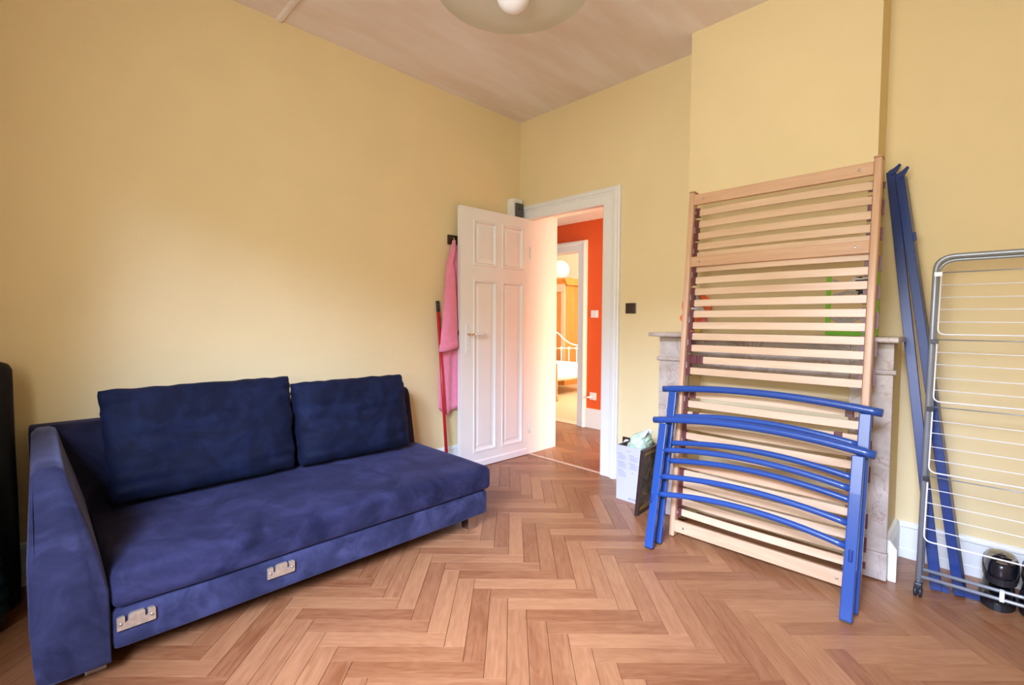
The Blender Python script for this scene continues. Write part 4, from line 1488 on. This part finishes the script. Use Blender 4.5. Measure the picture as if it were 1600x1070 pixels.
# shawl collar falling from the loop
MB().tube([(0.046, -0.810, 1.868), (0.060, -0.824, 1.80), (0.066, -0.850, 1.72), (0.062, -0.868, 1.62), (0.058, -0.876, 1.56)], 0.02, 10, rr=[0.008, 0.015, 0.018, 0.014, 0.005]).build('collar', M_PINK, robe)
MB().tube([(0.046, -0.806, 1.884), (0.042, -0.812, 1.868), (0.040, -0.806, 1.855)], 0.004, 6).build('hanging_loop', M_PINK, robe)

sk = thing('red_stick', 'thin red broom stick with black tip leaning on the left wall', 'stick', (0.120, -0.932, 0))
a_, b_ = Vector((0.018, -0.955, 1.387)), Vector((0.120, -0.932, 0.002))
MB().tube([a_ + (b_ - a_) * 0.058, b_], 0.0125, 12).build('stick', M_REDSTICK, sk)
MB().tube([a_, a_ + (b_ - a_) * 0.062], 0.0135, 12).build('tip', M_BLACKPL, sk)

# ================================================================== PENDANT LAMP
lp = thing('pendant_lamp', 'ceiling lamp with wide frosted glass dish and white glass ball', 'lamp', (1.65, -1.75, 2.63))
MB().lathe([(0.020, 0.008), (0.10, 0.000), (0.22, 0.004), (0.330, 0.022), (0.331, 0.028), (0.22, 0.011), (0.10, 0.007), (0.020, 0.015)], 72, c=(1.65, -1.75, 2.612), capb=False, capt=False).build('glass_dish', M_GLASSDISH, lp)
MB().lathe([(0.074 * math.sin(math.pi * i / 16) + (0.0005 if i in (0, 16) else 0), -0.074 * math.cos(math.pi * i / 16)) for i in range(17)], 32, c=(1.65, -1.75, 2.607)).build('glass_ball', M_OPAL, lp)
MB().tube([(1.65, -1.75, 2.66), (1.65, -1.75, 3.0)], 0.008, 10).build('rod', M_WHITE, lp)
MB().lathe([(0.06, 0.05), (0.055, 0.02), (0.02, 0.0)], 24, c=(1.65, -1.75, 3.0)).build('canopy', M_WHITE, lp)

# ================================================================== FAR ROOM THINGS
wd = thing('wardrobe', 'honey oak wardrobe with mirror door in the far room', 'wardrobe', (-3.2, 4.3, 0))
MB().box(-3.90, -2.67, 4.0, 4.62, 0.10, 1.93, bev=0.004).build('carcass', M_WARD, wd)
MB().prism([(3.93, 2.02), (3.93, 2.06), (4.66, 2.06), (4.66, 2.02), (4.62, 1.93), (3.99, 1.93)], 'x', -3.95, -2.61).build('cornice', M_WARD, wd)
MB().box(-2.76, -2.665, 3.985, 4.0, 0.12, 1.93, bev=0.003).build('corner_post', M_WARDTRIM, wd)
MB().box(-3.88, -2.665, 3.975, 4.0, 1.80, 1.95, bev=0.003).build('frieze', M_WARDTRIM, wd)
dr = MB().box(-3.80, -2.77, 3.982, 4.0, 0.42, 1.79, bev=0.003).build('door', M_WARD, wd)
MB().box(-3.72, -2.86, 3.976, 3.983, 0.60, 1.74).build('mirror', M_MIRROR, dr)
MB().box(-3.85, -2.70, 3.985, 4.0, 0.12, 0.40, bev=0.003).build('drawer', M_WARDTRIM, wd)
MB().box(-3.92, -2.65, 3.97, 4.63, 0.0, 0.10, bev=0.003).build('plinth', M_WARD, wd)
tag(MB().lathe([(0.205 * math.sin(math.pi * i / 18) + (0.0005 if i in (0, 18) else 0), -0.205 * math.cos(math.pi * i / 18)) for i in range(19)], 32, c=(-3.10, 4.34, 2.267)).build('globe_shade', M_LINEN), 'round white globe shade on top of the wardrobe', 'lampshade')

ib = thing('iron_bed', 'white iron bed with white bedding in the far room', 'bed', (-2.2, 3.2, 0))
BY = 3.80
hx0, hx1 = -3.05, -1.75
pts = []
for k in range(25):
    s_ = k / 24
    x = hx0 + (hx1 - hx0) * s_
    pts.append((x, BY, 0.79 + 0.26 * math.exp(-((x + 2.80) / 0.30) ** 2)))
MB().tube(pts, 0.013, 8).build('top_rail', M_IRON, ib)
pts = [(hx0 + (hx1 - hx0) * k / 24, BY, 0.74 - 0.08 * abs((hx0 + (hx1 - hx0) * k / 24) + 2.30) ** 1.5) for k in range(25)]
MB().tube(pts, 0.010, 8).build('lower_rail', M_IRON, ib)
for x in (-2.95, -2.77, -2.59, -2.41, -2.23, -2.05, -1.90):
    zt_ = 0.74 - 0.08 * abs(x + 2.30) ** 1.5
    s_ = MB().tube([(x, BY, 0.30), (x, BY, zt_)], 0.009, 8).build('spindle', M_IRON, ib)
    MB().lathe([(0.004, -0.032), (0.024, -0.02), (0.032, 0.0), (0.024, 0.02), (0.004, 0.032)], 12, c=(x, BY, zt_)).build('knob', M_IRON, s_)
for x in (hx0, hx1):
    MB().tube([(x, BY, 0), (x, BY, 0.86)], 0.018, 10).build('post', M_IRON, ib)
rbox(hx0 + 0.03, hx1 - 0.03, 2.62, 3.77, 0.26, 0.50, 0.06, (10, 12, 6), wob=0.012, seed=2).build('bedding', M_LINEN, ib)
for x in (hx0 + 0.05, hx1 - 0.05):
    MB().tube([(x, 2.66, 0), (x, 2.66, 0.27)], 0.016, 8).build('leg', M_IRON, ib)
ps = thing('turned_post', 'slim turned wooden post in front of the white bed', 'post', (-1.60, 2.47, 0))
MB().lathe([(0.030, 0), (0.034, 0.03), (0.026, 0.07), (0.020, 0.09), (0.022, 0.30), (0.017, 0.50), (0.014, 0.53), (0.020, 0.56), (0.012, 0.59)], 16, c=(-1.60, 2.47, 0)).build('shaft', M_POST, ps)

for o in bpy.data.objects:
    if '_local' in o: del o['_local']
